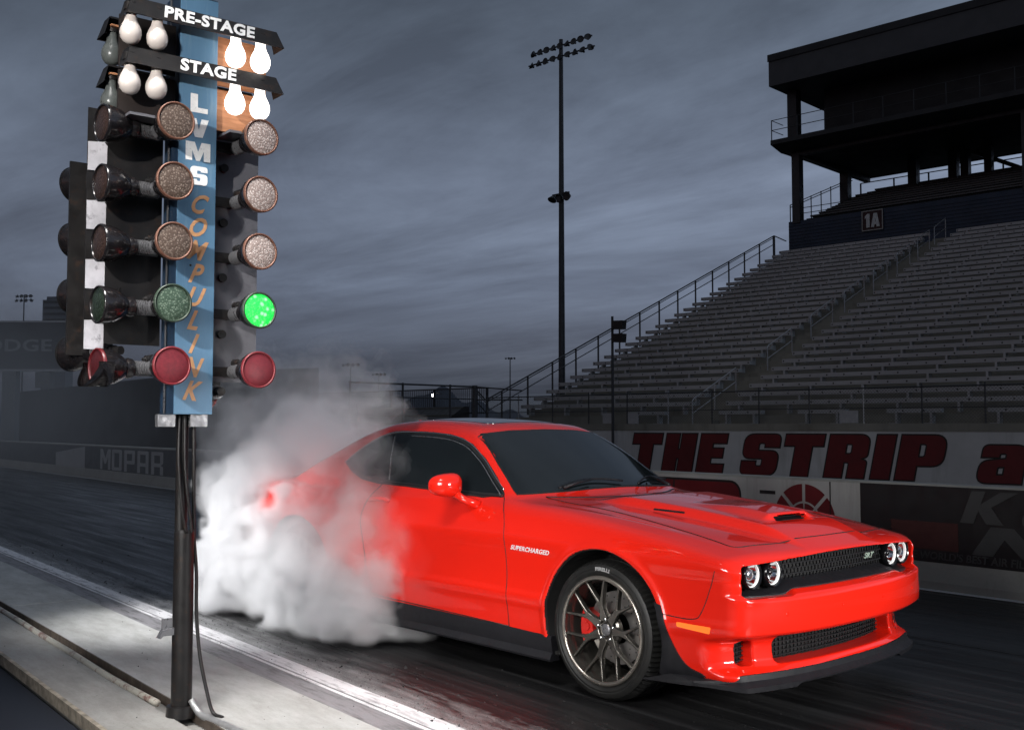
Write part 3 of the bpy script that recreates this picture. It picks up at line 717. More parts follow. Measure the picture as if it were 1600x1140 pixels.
for ch,x,z in (('L',.004,3.047),('V',.004,2.922),('M',.002,2.802),('S',.008,2.680)):
    wd,lp=LV[ch]; M_=basis(T3(x-wd*.105/2,.0895,z-.047),(1,0,0),(0,0,1),(0,-1,0))@Matrix.Diagonal((.105,.094,1,1)); from_bm('letter',shape_bm(lp,M_,.0008),WHITEP,panel)
letters([(c,-.003-.0025*i,2.533-.1168*i,-.08) for i,c in enumerate('COMPULINK')],GOLDP,'letter',.134,.0036,.42,.80,.0975)
# backing plates
bm=bmesh.new(); tb(bm,.105,.392,-.055,-.047,1.655,2.985); from_bm('back_plate',bm,GREYP,TREE)
bm=bmesh.new(); tb(bm,-.478,-.105,-.110,-.102,1.83,2.985); from_bm('back_plate',bm,TBLACK,TREE)  # grey plate in shadow: the shade is put into its black colour
for z in (2.76,2.47,2.18,1.885):  # pale shapes stand in for light falling on the left plate
    bm=bmesh.new(); prism(bm,[(-.477,z-.085),(-.385,z-.085),(-.385,z+.045),(-.405,z+.07),(-.425,z+.075),(-.43,z+.06),(-.477,z+.055)],.098,.1015,Matrix(((1,0,0,0),(0,0,1,0),(0,1,0,0),(0,0,0,1)))); bmesh.ops.recalc_face_normals(bm,faces=bm.faces); from_bm('light_patch',bm,LPATCH,TREE)
bm=bmesh.new(); tb(bm,-.505,-.405,-.30,-.285,1.78,2.75); from_bm('side_plate',bm,TBLACK,TREE)
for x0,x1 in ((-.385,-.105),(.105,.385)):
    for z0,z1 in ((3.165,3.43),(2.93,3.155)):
        bm=bmesh.new(); tb(bm,x0,x1,.030,.045,z0+.012,z1); from_bm('bulb_board',bm,BOARDW if x0>0 else simple('dark_board',(.016,.010,.008),.6) if 'dark_board' not in bpy.data.materials else bpy.data.materials['dark_board'],TREE)  # wood colour with the bulbs' orange light put in; left boards stay dark
for x0,x1 in ((-.38,-.12),(.12,.36)):
    bm=bmesh.new(); tb(bm,x0,x1,.02,.20,2.900,2.913); from_bm('bulb_shelf',bm,GREYP,TREE)
# awning boards that carry the words, mitred at both ends; front and rear
def awning(zb,front=True):
    bm=bmesh.new(); s=1 if front else -1
    X0,X1=(-.405,.405); d0=.092 if front else -.115; 
    pr=[(.0,.135),(.075*s,.135),(.155*s,.0),(.150*s,-.004),(.07*s,.125),(.0,.125)]
    HB=.092; prof=[(d0,zb+HB),(d0+.085*s,zb+HB),(d0+.125*s,zb),(d0+.117*s,zb),(d0+.080*s,zb+HB-.010),(d0,zb+HB-.010)]
    A=[bm.verts.new(T3(X0+.026*(1 if z>zb+.05 else 0),d,z)) for d,z in prof]; B=[bm.verts.new(T3(X1-.026*(1 if z>zb+.05 else 0),d,z)) for d,z in prof]
    for i in range(6): bm.faces.new((A[i],A[(i+1)%6],B[(i+1)%6],B[i]))
    for q,xx in ((A,X0),(B,X1)):                                   # end boards
        bm.faces.new(q)
        e=[bm.verts.new(T3(xx+(.024 if xx<0 else -.024),d0,zb+HB-.001)),bm.verts.new(T3(xx+(.024 if xx<0 else -.024),d0+.084*s,zb+HB-.001)),bm.verts.new(T3(xx,d0+.124*s,zb)),bm.verts.new(T3(xx,d0,zb))]
        bm.faces.new(e)
    bmesh.ops.recalc_face_normals(bm,faces=bm.faces)
    o=from_bm('name_board',bm,TBLACK,TREE)
    bm=bmesh.new(); tb(bm,X0+.03,X1-.03,min(d0,d0+.075*s),max(d0,d0+.075*s),zb+.045,zb+.055); from_bm('bulb_rail',bm,BOARDW,o)
    return o
bt=awning(3.383); b2_=awning(3.142)
awning(3.375,False); awning(3.130,False)
up=Vector((0,.040,.092)).normalized()
def board_text(s,x,zb,size,xs,par,dn=.004):
    c=T3(x,.092+.105,zb+.046)+Vector((0,-.0022,.0010))-up*dn
    M_=basis(c,(1,0,0),up,Vector((1,0,0)).cross(up)); bm=text_bm(s,size,M_,.0012,.0035,.22,xs,'CENTER',1.08); from_bm('lettering',bm,WHITEP,par)
board_text('PRE-STAGE',.005,3.383,.100,.90,bt,.0); board_text('STAGE',.000,3.142,.100,.92,b2_,.0)
# bulbs
bulb_on=emit('lit_bulb',(1,.93,.86),3.6)
def bulb(x,d,ztop,m):
    bm=bmesh.new(); lathe(bm,[(.0,-.168),(.018,-.166),(.034,-.157),(.046,-.140),(.0515,-.118),(.050,-.098),(.042,-.075),(.032,-.056),(.0265,-.038),(.025,-.02),(.024,0),(0,0)],32,Matrix.Translation(T3(x,d,ztop)))
    o=from_bm('bulb',bm,m,TREE,True)
    bm=bmesh.new(); cyl(bm,T3(x,d,ztop-.004),T3(x,d,ztop+.03),.034,.034,20); from_bm('socket',bm,TBLACK,o)
for zt in (3.415,3.172):
    for x,m in ((-.370,ENAM),(-.242,ENAM),(.162,bulb_on),(.298,bulb_on)): bulb(x,.160,zt,m)
    bulb(-.35,-.17,zt-.01,ENAMD)
# lamp lenses
def lens_mat(name,c0,c1,em=None):
    m,nt,b=mat(name); tc=N(nt,'ShaderNodeTexCoord'); v=N(nt,'ShaderNodeTexVoronoi'); v.inputs['Scale'].default_value=95; L(nt,tc.outputs['Object'],v.inputs['Vector'])
    c=ramp(nt,v.outputs['Distance'],[(.1,c1),(.5,c0)]); L(nt,c,b.inputs['Base Color']); b.inputs['Roughness'].default_value=.32; b.inputs['Coat Weight'].default_value=.15; b.inputs['Coat Roughness'].default_value=.2
    bump(nt,b,v.outputs['Distance'],.5,.004)
    if em:
        v2=N(nt,'ShaderNodeTexVoronoi'); v2.inputs['Scale'].default_value=34; L(nt,tc.outputs['Object'],v2.inputs['Vector'])
        L(nt,ramp(nt,v2.outputs['Distance'],[(.12,em[1]),(.42,em[0])]),b.inputs['Emission Color']); b.inputs['Emission Strength'].default_value=em[2]
    return m
AMB=lens_mat('clear_amber_lens',(.26,.205,.185),(.58,.52,.49)); AMBF=lens_mat('darker_amber_lens',(.075,.052,.040),(.22,.175,.145))  # left-hand front ambers: a darker version of the right-hand colour
AMBD=lens_mat('dark_amber_lens',(.022,.012,.009),(.06,.035,.028))  # side and rear lenses: darker versions of the front colours
GRN=lens_mat('unlit_green_lens',(.035,.06,.04),(.16,.21,.16)); GRND=lens_mat('dark_green_lens',(.008,.014,.009),(.04,.06,.04))
GRNL=lens_mat('lit_green_lens',(.02,.4,.05),(.1,.6,.1),((.0,.30,.03),(.25,1,.30),2.2))
REDL=simple('unlit_red_lens',(.12,.014,.020),.38,0,.25,60,.05); REDD=simple('dark_red_lens',(.05,.006,.008),.4,0,.25,60,.05)
COPR=simple('copper_rim',(.13,.060,.040),.45,.3,.2,20)
GRIM=simple('green_black_rim',(.02,.035,.022),.4)
RRIM=simple('red_rim',(.12,.010,.014),.4)
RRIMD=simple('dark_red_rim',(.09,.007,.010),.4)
LBODY=simple('glossy_black_housing',(.010,.009,.010),.22,0,.3,14,.06,.3,wear=(.03,.018,.015))
def axis_m(o,ax):
    z=Vector(ax).normalized(); x=Vector((0,0,1)).cross(z).normalized(); y=z.cross(x); return basis(o,x,y,z)
def lamp(o,ax,lens,rim,visor=False,length=.32):
    M_=axis_m(o,ax); b0=length-.30
    bm=bmesh.new(); pr=[(0,b0-.02),(.028,b0-.02)]
    lathe(bm,pr+[(.028,b0+.125),(.046,b0+.130),(.050,b0+.150),(.046,b0+.165),(.064,b0+.19),(.081,b0+.225),(.088,b0+.26),(.090,length-.008),(.087,length-.004)],36,M_)
    h=from_bm('lamp',bm,LBODY,TREE,angle=40)
    bm=bmesh.new(); pr=[]
    for k in range(13): z=b0+.012+.0085*k; pr+=[(.028,z),(.037,z+.001),(.037,z+.0042),(.028,z+.0052)]
    lathe(bm,pr,28,M_); from_bm('cooling_fins',bm,SATIN,h)
    bm=bmesh.new(); lathe(bm,[(.0,length+.004),(.04,length+.002),(.073,length-.002),(.083,length-.006)],40,M_); from_bm('lens',bm,lens,h,True)
    bm=bmesh.new(); lathe(bm,[(.081,length-.010),(.081,length),(.086,length+.004),(.091,length),(.091,length-.014)],40,M_); from_bm('rim',bm,rim,h,True)
    if visor:
        bm=bmesh.new(); R0=.092; n=26
        rows=[]
        for i in range(n+1):
            t=math.radians(165+210*i/n); L0=.075*(.35+.65*max(0,-math.sin(t)))
            rows.append([bm.verts.new(M_@Vector((R0*math.cos(t),R0*math.sin(t),length+q))) for q in (-.05,0,L0)])
        for A,B in zip(rows,rows[1:]):
            for j in range(2): bm.faces.new((A[j],A[j+1],B[j+1],B[j]))
        r=bmesh.ops.solidify(bm,geom=bm.faces[:],thickness=.003); from_bm('visor',bm,LBODY,h,True)
    # bracket with thumb screw
    bm=bmesh.new(); bo=Vector(o); n_=Vector(ax).normalized(); u=Vector((0,0,1))
    cyl(bm,bo+n_*(b0+.02)+u*.045,bo+n_*(b0+.06)+u*.045,.020,.020,16); cyl(bm,bo+n_*(b0+.055)+u*.045,bo+n_*(b0+.075)+u*.045,.012,.008,12)
    cyl(bm,bo+n_*(b0-.06),bo+n_*(b0+.02),.022,.022,12); from_bm('bracket',bm,TBLACK,h)
    return h
rows=[(2.868,AMBF,AMBD,COPR,AMB),(2.580,AMBF,AMBD,COPR,AMB),(2.293,AMBF,AMBD,COPR,AMB),(2.000,GRN,GRND,GRIM,GRNL),(1.705,REDL,REDD,RRIM,REDL)]
for i,(z,lf,ls,rm,lr) in enumerate(rows):
    v=i==4
    lamp(T3(.232,.0,z),(.02,-1,.0),lr,rm,False)
    lamp(T3(-.205,.0,z+.005),(.02,-1,-.0),lf,rm,False)
    lamp(T3(-.165,.055,z+.0),(-1,-.10,-.005),ls,(RRIMD if i==4 else LBODY),v,.31)
    lamp(T3(.20,-.10,z-.10),(.10,1,-.02),ls,rm,False,.28)
    if i<4: lamp(T3(-.32,-.16,z-.20),(-.45,1,-.02),ls,TBLACK,False,.30)
    bm=bmesh.new(); tb(bm,-.26,-.10,.02,.034,z-.02,z+.02); from_bm('mounting_arm',bm,TBLACK,TREE)
    bm=bmesh.new(); tb(bm,.10,.24,.0,.02,z-.025,z+.025); from_bm('mounting_arm',bm,TBLACK,TREE)
bm=bmesh.new(); r=bmesh.ops.create_uvsphere(bm,u_segments=8,v_segments=6,radius=.006); from_bm('panel_bolt',bm,TBLACK,TREE,True,T3(-.03,.098,2.225))
# post, conduits and cables
for x0 in (-.165,.0):
    bm=bmesh.new(); tb(bm,x0,x0+.088,.02,.055,1.425,1.485); from_bm('mounting_foot',bm,SATIN,TREE)
bm=bmesh.new(); cyl(bm,T3(0,0,0),T3(0,0,.90),.051,.049,28); cyl(bm,T3(0,0,.90),T3(0,0,.915),.049,.044,28); cyl(bm,T3(-.018,0,.9),T3(-.018,0,1.49),.030,.030,20)
cyl(bm,T3(0,0,.0),T3(0,0,.055),.075,.070,20); from_bm('post',bm,TBLACK,TREE,angle=40)
for pts in ([(-.02,.035,1.49),(-.015,.04,1.2),(.015,.045,.95),(.02,.045,.90)],[(-.045,.03,1.49),(-.05,.04,1.25),(-.03,.05,1.0),(-.01,.052,.90)]):
    bm=bmesh.new(); tube(bm,[T3(*p) for p in smooth_line(pts,8)],.008,8); from_bm('cable',bm,TBLACK,TREE,True)
bm=bmesh.new(); tube(bm,[T3(*p) for p in smooth_line([(.035,.01,1.49),(.040,.01,1.2),(.045,.012,.9),(.060,.015,.70),(.062,.02,.5),(.070,.05,.30),(.090,.10,.12),(.105,.14,.03),(.13,.20,.012)],8)],.0095,8); from_bm('cable',bm,TBLACK,TREE,True)
bm=bmesh.new(); tube(bm,[T3(*p) for p in smooth_line([(.03,.055,.085),(.04,.085,.05),(.055,.14,.02),(.07,.30,.018),(.09,.6,.018)],8)],.018,10); from_bm('conduit',bm,simple('galvanised_pipe',(.34,.34,.34),.4,.5,.2,20),TREE,True)
bm=bmesh.new(); prism(bm,[(-.05,.44),(-.105,.43),(-.125,.395),(-.118,.392),(-.10,.405),(-.05,.405)],-.02,.02,Matrix(((1,0,0,0),(0,0,1,0),(0,1,0,0),(0,0,0,1)))); tb(bm,-.105,-.05,-.005,.0,.40,.485); bmesh.ops.recalc_face_normals(bm,faces=bm.faces); from_bm('bracket_plate',bm,SATIN,TREE)
# ================================================================== barrier, sign wall, grandstand, press box
def conc_mat(name,a,b_,scale=1.2,rough=.8):
    m,nt,b=mat(name); c=ramp(nt,noise(nt,scale,9,.65),[(.3,a),(.7,b_)])
    st=ramp(nt,noise(nt,scale*2,6,.7,(1,1,.12)),[(.52,(1,1,1)),(.75,(.62,.60,.57))]); L(nt,mix(nt,1.0,c,st,'MULTIPLY'),b.inputs['Base Color'])
    b.inputs['Roughness'].default_value=rough; bump(nt,b,noise(nt,30,6),.25,.006); return m
CONC=conc_mat('barrier_concrete',(.20,.195,.175),(.29,.28,.25))
CONCD=conc_mat('stand_concrete',(.165,.158,.135),(.24,.23,.20),.5)
SIGNW=conc_mat('white_sign_paint',(.40,.40,.40),(.52,.52,.52),.6,.6)
SIGNR=simple('deep_red_sign_paint',(.105,.004,.006),.5,0,.15,3)
SIGNK=simple('black_sign_paint',(.010,.008,.008),.5,0,.2,3)
DGREY=simple('charcoal_print',(.040,.041,.042),.6,0,.15,3)
ALU,nt,b=mat('bench_aluminium')
tc=N(nt,'ShaderNodeTexCoord'); sx=N(nt,'ShaderNodeSeparateXYZ'); L(nt,tc.outputs['Object'],sx.inputs[0])
fx_=math_(nt,'FRACT',math_(nt,'MULTIPLY',sx.outputs[0],1/.62)); dx=math_(nt,'MULTIPLY',math_(nt,'SUBTRACT',fx_,.5),.62)
dd=math_(nt,'SQRT',math_(nt,'ADD',math_(nt,'MULTIPLY',dx,dx),math_(nt,'MULTIPLY',sx.outputs[2],sx.outputs[2])))
hole=math_(nt,'LESS_THAN',dd,.028); c=ramp(nt,noise(nt,.9,6,.6,(.5,3,3)),[(.3,(.29,.295,.305)),(.7,(.40,.405,.415))])
L(nt,mix(nt,hole,c,(.02,.02,.02)),b.inputs['Base Color']); b.inputs['Roughness'].default_value=.45; b.inputs['Metallic'].default_value=.25
STEEL=simple('dark_steel',(.035,.036,.040),.5,.3,.2,3)
GALV=simple('galvanised_rail',(.30,.30,.31),.45,.4,.15,5)
NAVY=simple('navy_cladding',(.020,.032,.060),.6,0,.2,1)
PBOX=simple('press_box_cladding',(.060,.060,.066),.7,0,.12,.8)
PBXD=simple('press_box_dark',(.022,.022,.025),.7,0,.2,.8)
# ---- lane barrier (profile across the lane, swept along the track)
def sweep(prof,u0,u1,M_,bm=None):
    bm=bm or bmesh.new(); A=[bm.verts.new(M_@Vector((u0,p[0],p[1]))) for p in prof]; B=[bm.verts.new(M_@Vector((u1,p[0],p[1]))) for p in prof]
    n=len(prof)
    for i in range(n): bm.faces.new((A[i],A[(i+1)%n],B[(i+1)%n],B[i]))
    bm.faces.new(A[::-1]); bm.faces.new(B); bmesh.ops.recalc_face_normals(bm,faces=bm.faces); return bm
BAR=from_bm('concrete_barrier',sweep([(4.08,-.2),(4.08,.07),(4.13,.24),(4.15,.27),(4.15,.895),(4.17,.915),(4.36,.915),(4.40,.27),(4.46,.07),(4.46,-.2)],-85,9,TM),CONC)
tag(BAR,'long low concrete barrier along the far side of the lane, behind the red car','barrier')
def on_bar(t,z,y=4.146): return TM@Vector((t,y,z))
BX=basis((0,0,0),TU,(0,0,1),-TV)
def bar_basis(t,z,y=4.146): return basis(on_bar(t,z,y),TU,(0,0,1),Vector(TU).cross(Vector((0,0,1))))
# white wash on the painted stretch of barrier
bm=bmesh.new(); box2(bm,(-6.5,4.142,.27),(-.285,4.148,.893),TM); from_bm('painted_panel',bm,conc_mat('faded_barrier_paint',(.30,.30,.29),(.38,.38,.37),1.2,.7),BAR)
for t in (-.62,-3.6,-6.4):
    bm=bmesh.new(); box2(bm,(t-.006,4.138,.27),(t+.006,4.1415,.893),TM); from_bm('barrier_joint',bm,SIGNK,BAR)
for s,t,w in (('I',-2.86,.2),('P',-2.22,1)):
    if s=='I': lp=[rpoly([(-.10,0),(.10,0),(.16,.60),(-.05,.60)])]
    else: lp=[rpoly([(-.46,0),(-.46,.60),(.47,.60,.14),(.47,.20,.14),(-.10,.20),(-.10,0)]),rpoly([(-.10,.33),(.12,.33),(.12,.46),(-.10,.46)])]
    M_=bar_basis(t,.235,4.1405); from_bm('barrier_lettering',shape_bm(lp,M_,.0008,.025),SIGNK,BAR); from_bm('barrier_lettering',shape_bm(lp,bar_basis(t,.235,4.1385),.0008,0),SIGNR,BAR)
wl=[]
R_=.37
for ring in ((.0,.18),(.20,R_)):
    for k in range(8):
        a0=2*PI*k/8+.05; a1=2*PI*(k+1)/8-.05+(0 if ring[0] else 0)
        o=[(ring[1]*math.cos(a),ring[1]*math.sin(a)) for a in np.linspace(a0,a1,7)]
        i=[(max(ring[0],.05)*math.cos(a),max(ring[0],.05)*math.sin(a)) for a in np.linspace(a1-.04,a0+.04,5)]
        wl.append(o+i)
from_bm('round_emblem',shape_bm(wl,bar_basis(-.93,.49,4.140),.001,0),SIGNR,BAR)
bm=bmesh.new(); box2(bm,(-1.48,4.139,.74),(-1.28,4.141,.775),TM); from_bm('barrier_mark',bm,SIGNK,BAR)
# left trapezoid + block letters on the dark stretch
bm=bmesh.new(); box2(bm,(-48,4.141,.10),(-13.2,4.147,.87),TM); from_bm('dark_panel',bm,DGREY,BAR)
lightg=simple('dim_white_print',(.33,.33,.33),.6,0,.1,2)
from_bm('barrier_logo',shape_bm([[(-28.55,.18),(-25.5,.22),(-25.5,.86),(-28.55,.64)]],basis(TM@Vector((0,4.137,0)),TU,(0,0,1),Vector(TU).cross(Vector((0,0,1)))),.001),lightg,BAR)
def blk(ch):
    b=.16
    return {'M':[[(0,0),(0,1),(.17,1),(.35,.55),(.53,1),(.70,1),(.70,0),(.54,0),(.54,.62),(.40,.28),(.30,.28),(.16,.62),(.16,0)]],
    'O':[rpoly([(0,0,.08),(.64,0,.08),(.64,1,.08),(0,1,.08)]),[(.16,.16),(.16,.84),(.48,.84),(.48,.16)]],
    'P':[rpoly([(0,0),(0,1),(.64,1,.08),(.64,.36,.08),(.16,.36),(.16,0)]),[(.16,.52),(.16,.84),(.48,.84),(.48,.52)]],
    'A':[rpoly([(0,0),(0,1,.08),(.64,1,.08),(.64,0),(.48,0),(.48,.3),(.16,.3),(.16,0)]),[(.16,.46),(.16,.84),(.48,.84),(.48,.46)]],
    'R':[rpoly([(0,0),(0,1),(.64,1,.08),(.64,.5,.06),(.52,.42),(.64,.34),(.64,0),(.48,0),(.48,.34),(.16,.34),(.16,0)]),[(.16,.5),(.16,.84),(.48,.84),(.48,.5)]]}[ch]
for i,ch in enumerate('MOPAR'):
    M_=basis(TM@Vector((-24.05+1.02*i,4.137,.28)),TU,(0,0,1),Vector(TU).cross(Vector((0,0,1))))@Matrix.Diagonal((1.28,.54,1,1)); from_bm('barrier_lettering',shape_bm(blk(ch),M_,.001),lightg,BAR)
# black advertising banner hung on the barrier
BAN=empty('advertising_banner',on_bar(-.27,.24),0,'black banner with big grey letters and an air filter slogan, hung on the barrier','banner')
BAN.rotation_euler=(0,0,math.radians(-5.7))
def inban(bm,name,m): 
    bmesh.ops.transform(bm,matrix=(Matrix.Translation(BAN.location)@Matrix.Rotation(math.radians(-5.7),4,'Z')).inverted(),verts=bm.verts); return from_bm(name,bm,m,BAN)
bm=bmesh.new(); box2(bm,(-.275,4.125,.235),(8.5,4.134,.900),TM); inban(bm,'banner_cloth',simple('black_banner_vinyl',(.012,.012,.013),.45,0,.2,3))
bm=bmesh.new(); box2(bm,(.05,4.122,.345),(.70,4.124,.585),TM); inban(bm,'red_block',simple('maroon_print',(.045,.008,.007),.6))
def slant(lp,k=.32): return [[(p[0]+k*p[1],p[1]) for p in q] for q in lp]
K_=[(0,0),(0,1),(.34,1),(.34,.60),(.70,1),(1.12,1),(.62,.52),(1.08,0),(.66,0),(.34,.40),(.34,0)]
N_l=[(0,0),(0,1),(.36,1),(.80,.42),(.80,1),(1.14,1),(1.14,0),(.80,0),(.34,.60),(.34,0)]
inban(shape_bm(slant([K_]),bar_basis(.72,.60,4.121)@Matrix.Diagonal((.36,.275,1,1)),.001),'banner_letter',DGREY)
inban(text_bm('&',.42,bar_basis(1.38,.72,4.121),.001,.008,.2),'banner_letter',DGREY)
inban(shape_bm(slant([N_l]),bar_basis(.82,.335,4.121)@Matrix.Diagonal((.55,.245,1,1)),.001),'banner_letter',DGREY)
inban(text_bm("THE WORLD'S BEST AIR FILTER",.092,bar_basis(.78,.290,4.121),.001,.0015,.12,1.02,'CENTER'),'banner_slogan',DGREY)
# ---- sign wall in front of the stand
SW=from_bm('sign_wall',sweep([(24,-.6),(24,1.27),(24.02,1.27),(24.02,1.50),(24.35,1.50),(24.35,-.6)],-24.6,6,SM),SIGNW)
tag(SW,'white wall below the grandstand with big red slanted lettering','wall')
bm=bmesh.new(); box2(bm,(-24.6,23.985,1.285),(6,24.015,1.505),SM); from_bm('kerb_cap',bm,CONCD,SW)
GL={'T':(.86,[[(.0,.72),(0,1),(.86,1),(.86,.72),(.62,.72),(.62,0),(.24,0),(.24,.72)]]),
'H':(.86,[[(0,0),(0,1),(.38,1),(.38,.60),(.44,.60),(.44,1),(.86,1),(.86,0),(.44,0),(.44,.36),(.38,.36),(.38,0)]]),
'E':(.72,[[(0,0),(0,1),(.72,1),(.72,.76),(.36,.76),(.36,.64),(.66,.64),(.66,.40),(.36,.40),(.36,.24),(.72,.24),(.72,0)]]),
'S':(.84,[rpoly([(0,.34),(0,0,.22),(.84,0,.24),(.84,.60,.2),(.36,.60,.03),(.36,.78,.05),(.50,.78,.05),(.50,.68),(.84,.68),(.84,1,.24),(0,1,.24),(0,.40,.2),(.48,.40,.03),(.48,.22,.05),(.34,.22,.05),(.34,.34)])]),
'R':(.86,[rpoly([(0,0),(0,1),(.84,1,.22),(.84,.50,.12),(.72,.45),(.84,.40,.08),(.84,0),(.48,0),(.48,.36,.04),(.38,.36),(.38,0)]),rpoly([(.38,.56),(.38,.78),(.50,.78,.05),(.50,.56,.05)])]),
'I':(.38,[[(0,0),(0,1),(.38,1),(.38,0)]]),
'P':(.86,[rpoly([(0,0),(0,1),(.86,1,.26),(.86,.32,.24),(.38,.32),(.38,0)]),rpoly([(.38,.52),(.38,.80),(.50,.80,.06),(.50,.52,.06)])]),
'a':(.84,[rpoly([(0,0,.2),(.84,0),(.84,.80,.22),(.03,.80,.22),(.03,.54),(.36,.54),(.36,.62,.04),(.48,.62,.04),(.48,.52),(.02,.46,.2)]),rpoly([(.36,.18),(.36,.34,.04),(.48,.34),(.48,.18)])]),
't':(.6,[rpoly([(.12,0,.2),(.6,0),(.6,.2),(.48,.22),(.48,.58),(.6,.58),(.6,.80),(.48,.80),(.48,1),(.12,1),(.12,.80),(0,.80),(0,.58),(.12,.58)])])}
hx=1.27
for w,x,ks in (('THE',-17.58,1.40),('STRIP',-13.22,1.50),('at',-5.95,1.40)):
    for ch in w:
        wd,lp=GL[ch]; lp=[[(p[0]*ks+.21*p[1]*1.27,p[1]*hx) for p in q] for q in lp]
        for off,y,m in ((.030,23.995,SIGNK),(-.012,23.985,SIGNR)):
            M_=basis(SM@Vector((x,y,-.085)),SU,(0,0,1),Vector(SU).cross(Vector((0,0,1)))); from_bm('sign_letter',shape_bm(lp,M_,.003,off),m,SW)
        x+=wd*ks+.155
# ---- chain-link fence on the wall
FEN=empty('chain_link_fence',SM@Vector((-9,24.1,1.5)),math.radians(3.4),'chain link fence with thin posts on top of the white sign wall','fence')
Fi=Matrix.Translation((9,-24.1,-1.5))
def sm_part(name,bm,m,root,org): 
    bmesh.ops.transform(bm,matrix=Matrix.Translation(Vector(org)*-1),verts=bm.verts); return from_bm(name,bm,m,root)
FO=(-9,24.1,1.5)
def wires(u0,u1,z0,z1,y,pitch,r):
    vs=[];fs=[]; H=z1-z0; k=u0-H
    while k<u1:
        for sg in (1,-1):
            a=[k,z0] if sg>0 else [k,z1]; b=[k+H,z1] if sg>0 else [k+H,z0]
            ta=max(0,(u0-a[0])/H); tb_=min(1,(u1-a[0])/H)
            if tb_-ta<.02: continue
            A=(a[0]+ta*H,a[1]+ta*(b[1]-a[1])); B=(a[0]+tb_*H,a[1]+tb_*(b[1]-a[1]))
            n=len(vs); d=(r*.7,-r*.7*sg)
            for P in (A,B):
                vs+=[(P[0]+d[0],y,P[1]+d[1]),(P[0]-d[0],y+.001,P[1]-d[1]),(P[0],y+2*r,P[1])]
            fs+=[(n,n+1,n+4,n+3),(n+1,n+2,n+5,n+4),(n+2,n,n+3,n+5)]
        k+=pitch
    return vs,fs
vs,fs=wires(-24.6,3,1.52,2.52,24.1,.095,.0045); vs=[Vector(v)-Vector(FO) for v in vs]
from_py('chain_link_mesh',vs,fs,simple('fence_wire',(.10,.10,.095),.5,.3),FEN)
for u in np.arange(-24.6,3.1,1.72):
    bm=bmesh.new(); cyl(bm,(u,24.12,1.5),(u,24.12,2.62),.024,.024,8); sm_part('fence_post',bm,GALV if int(round((u+24.6)/1.72))%4==1 else STEEL,FEN,FO)
for z in (2.53,1.95):
    bm=bmesh.new(); cyl(bm,(-24.6,24.11,z),(3,24.11,z),.02 if z>2 else .012,None,8); sm_part('fence_rail',bm,STEEL,FEN,FO)
for (u,lab) in ((-18.53,'leftmost of the small white notice plates wired to the fence'),(-17.42,'small white notice plate on the fence just beyond the pole with two black boxes'),(-9.55,'small white notice plate on the fence above the letter I of the wall lettering')):
    bm=bmesh.new(); box(bm,(0,0,0),(.44 if u<-10 else .58,.02,.36)); o=from_bm('notice_plate',bm,simple('plate_white',(.30,.30,.31),.5),None)
    o.location=SM@Vector((u,24.06,1.70)); o.rotation_euler=(0,0,math.radians(3.4)); tag(o,lab,'sign','notice plates on the fence')
# ---- grandstand
TR,RI=.76,.32; V0,Z0=26.9,2.52
GS=empty('grandstand',SM@Vector((-15,V0,0)),math.radians(3.4),'large grandstand of grey bench rows split by a stair aisle','grandstand')
GO=(-15,V0,0)
UL,UA0,UA1,UR=-24.55,-16.15,-15.05,3.2
def rowz(i): return Z0+RI*i
def deck(u0,u1,sub=1,drop=.42,name='seating_deck',n0=-3,n1=27,m=CONCD):
    pr=[(V0+TR*n0-.45,-.3)]
    for i in range(n0*sub,n1*sub):
        v=V0+TR*i/sub-.40; z=rowz(i/sub)-drop; pr+=[(v,z-RI/sub if i>n0*sub else z-RI/sub),(v,z)]
    pr+=[(V0+TR*n1+.9,rowz(n1-1)-drop),(V0+TR*n1+.9,-.3)]
    bm=sweep(pr,u0,u1,SM.inverted()@SM); return sm_part(name,bm,m,GS,GO)
deck(UL,UA0); deck(UA1,UR); deck(UA0+.01,UA1-.01,2,.40,'aisle_stair')
def bench_bm(w,legs=True):
    """comb outline: plank with its brackets, one piece"""
    pts=[(w/2,.072),(-w/2,.072),(-w/2,-.066)]; x=-w/2+.5
    lo=[]
    while x<w/2-.2:
        pts+=[(x-.035,-.066),(x-.035,-.36),(x+.035,-.36),(x+.035,-.066)]; x+=1.83
    pts+=[(w/2,-.066)]
    bm=bmesh.new(); prism(bm,[(p[0],p[1]) for p in pts],-.12,.12,Matrix(((1,0,0,0),(0,0,1,0),(0,1,0,0),(0,0,0,1)))); bmesh.ops.recalc_face_normals(bm,faces=bm.faces)
    bmesh.ops.triangulate(bm,faces=[f for f in bm.faces if len(f.verts)>4]); return bm
protos={}
for key,(u0,u1) in dict(a=(UL+.1,UA0-.1),b=(UA1+.15,UR)).items():
    first=None
    for i in range(-1,27):
        if first is None: first=o=from_bm('bench',bench_bm(u1-u0),ALU,GS)
        else: o=first.copy(); COL.objects.link(o)
        o.location=((u0+u1)/2+15,TR*i-.10,rowz(i))
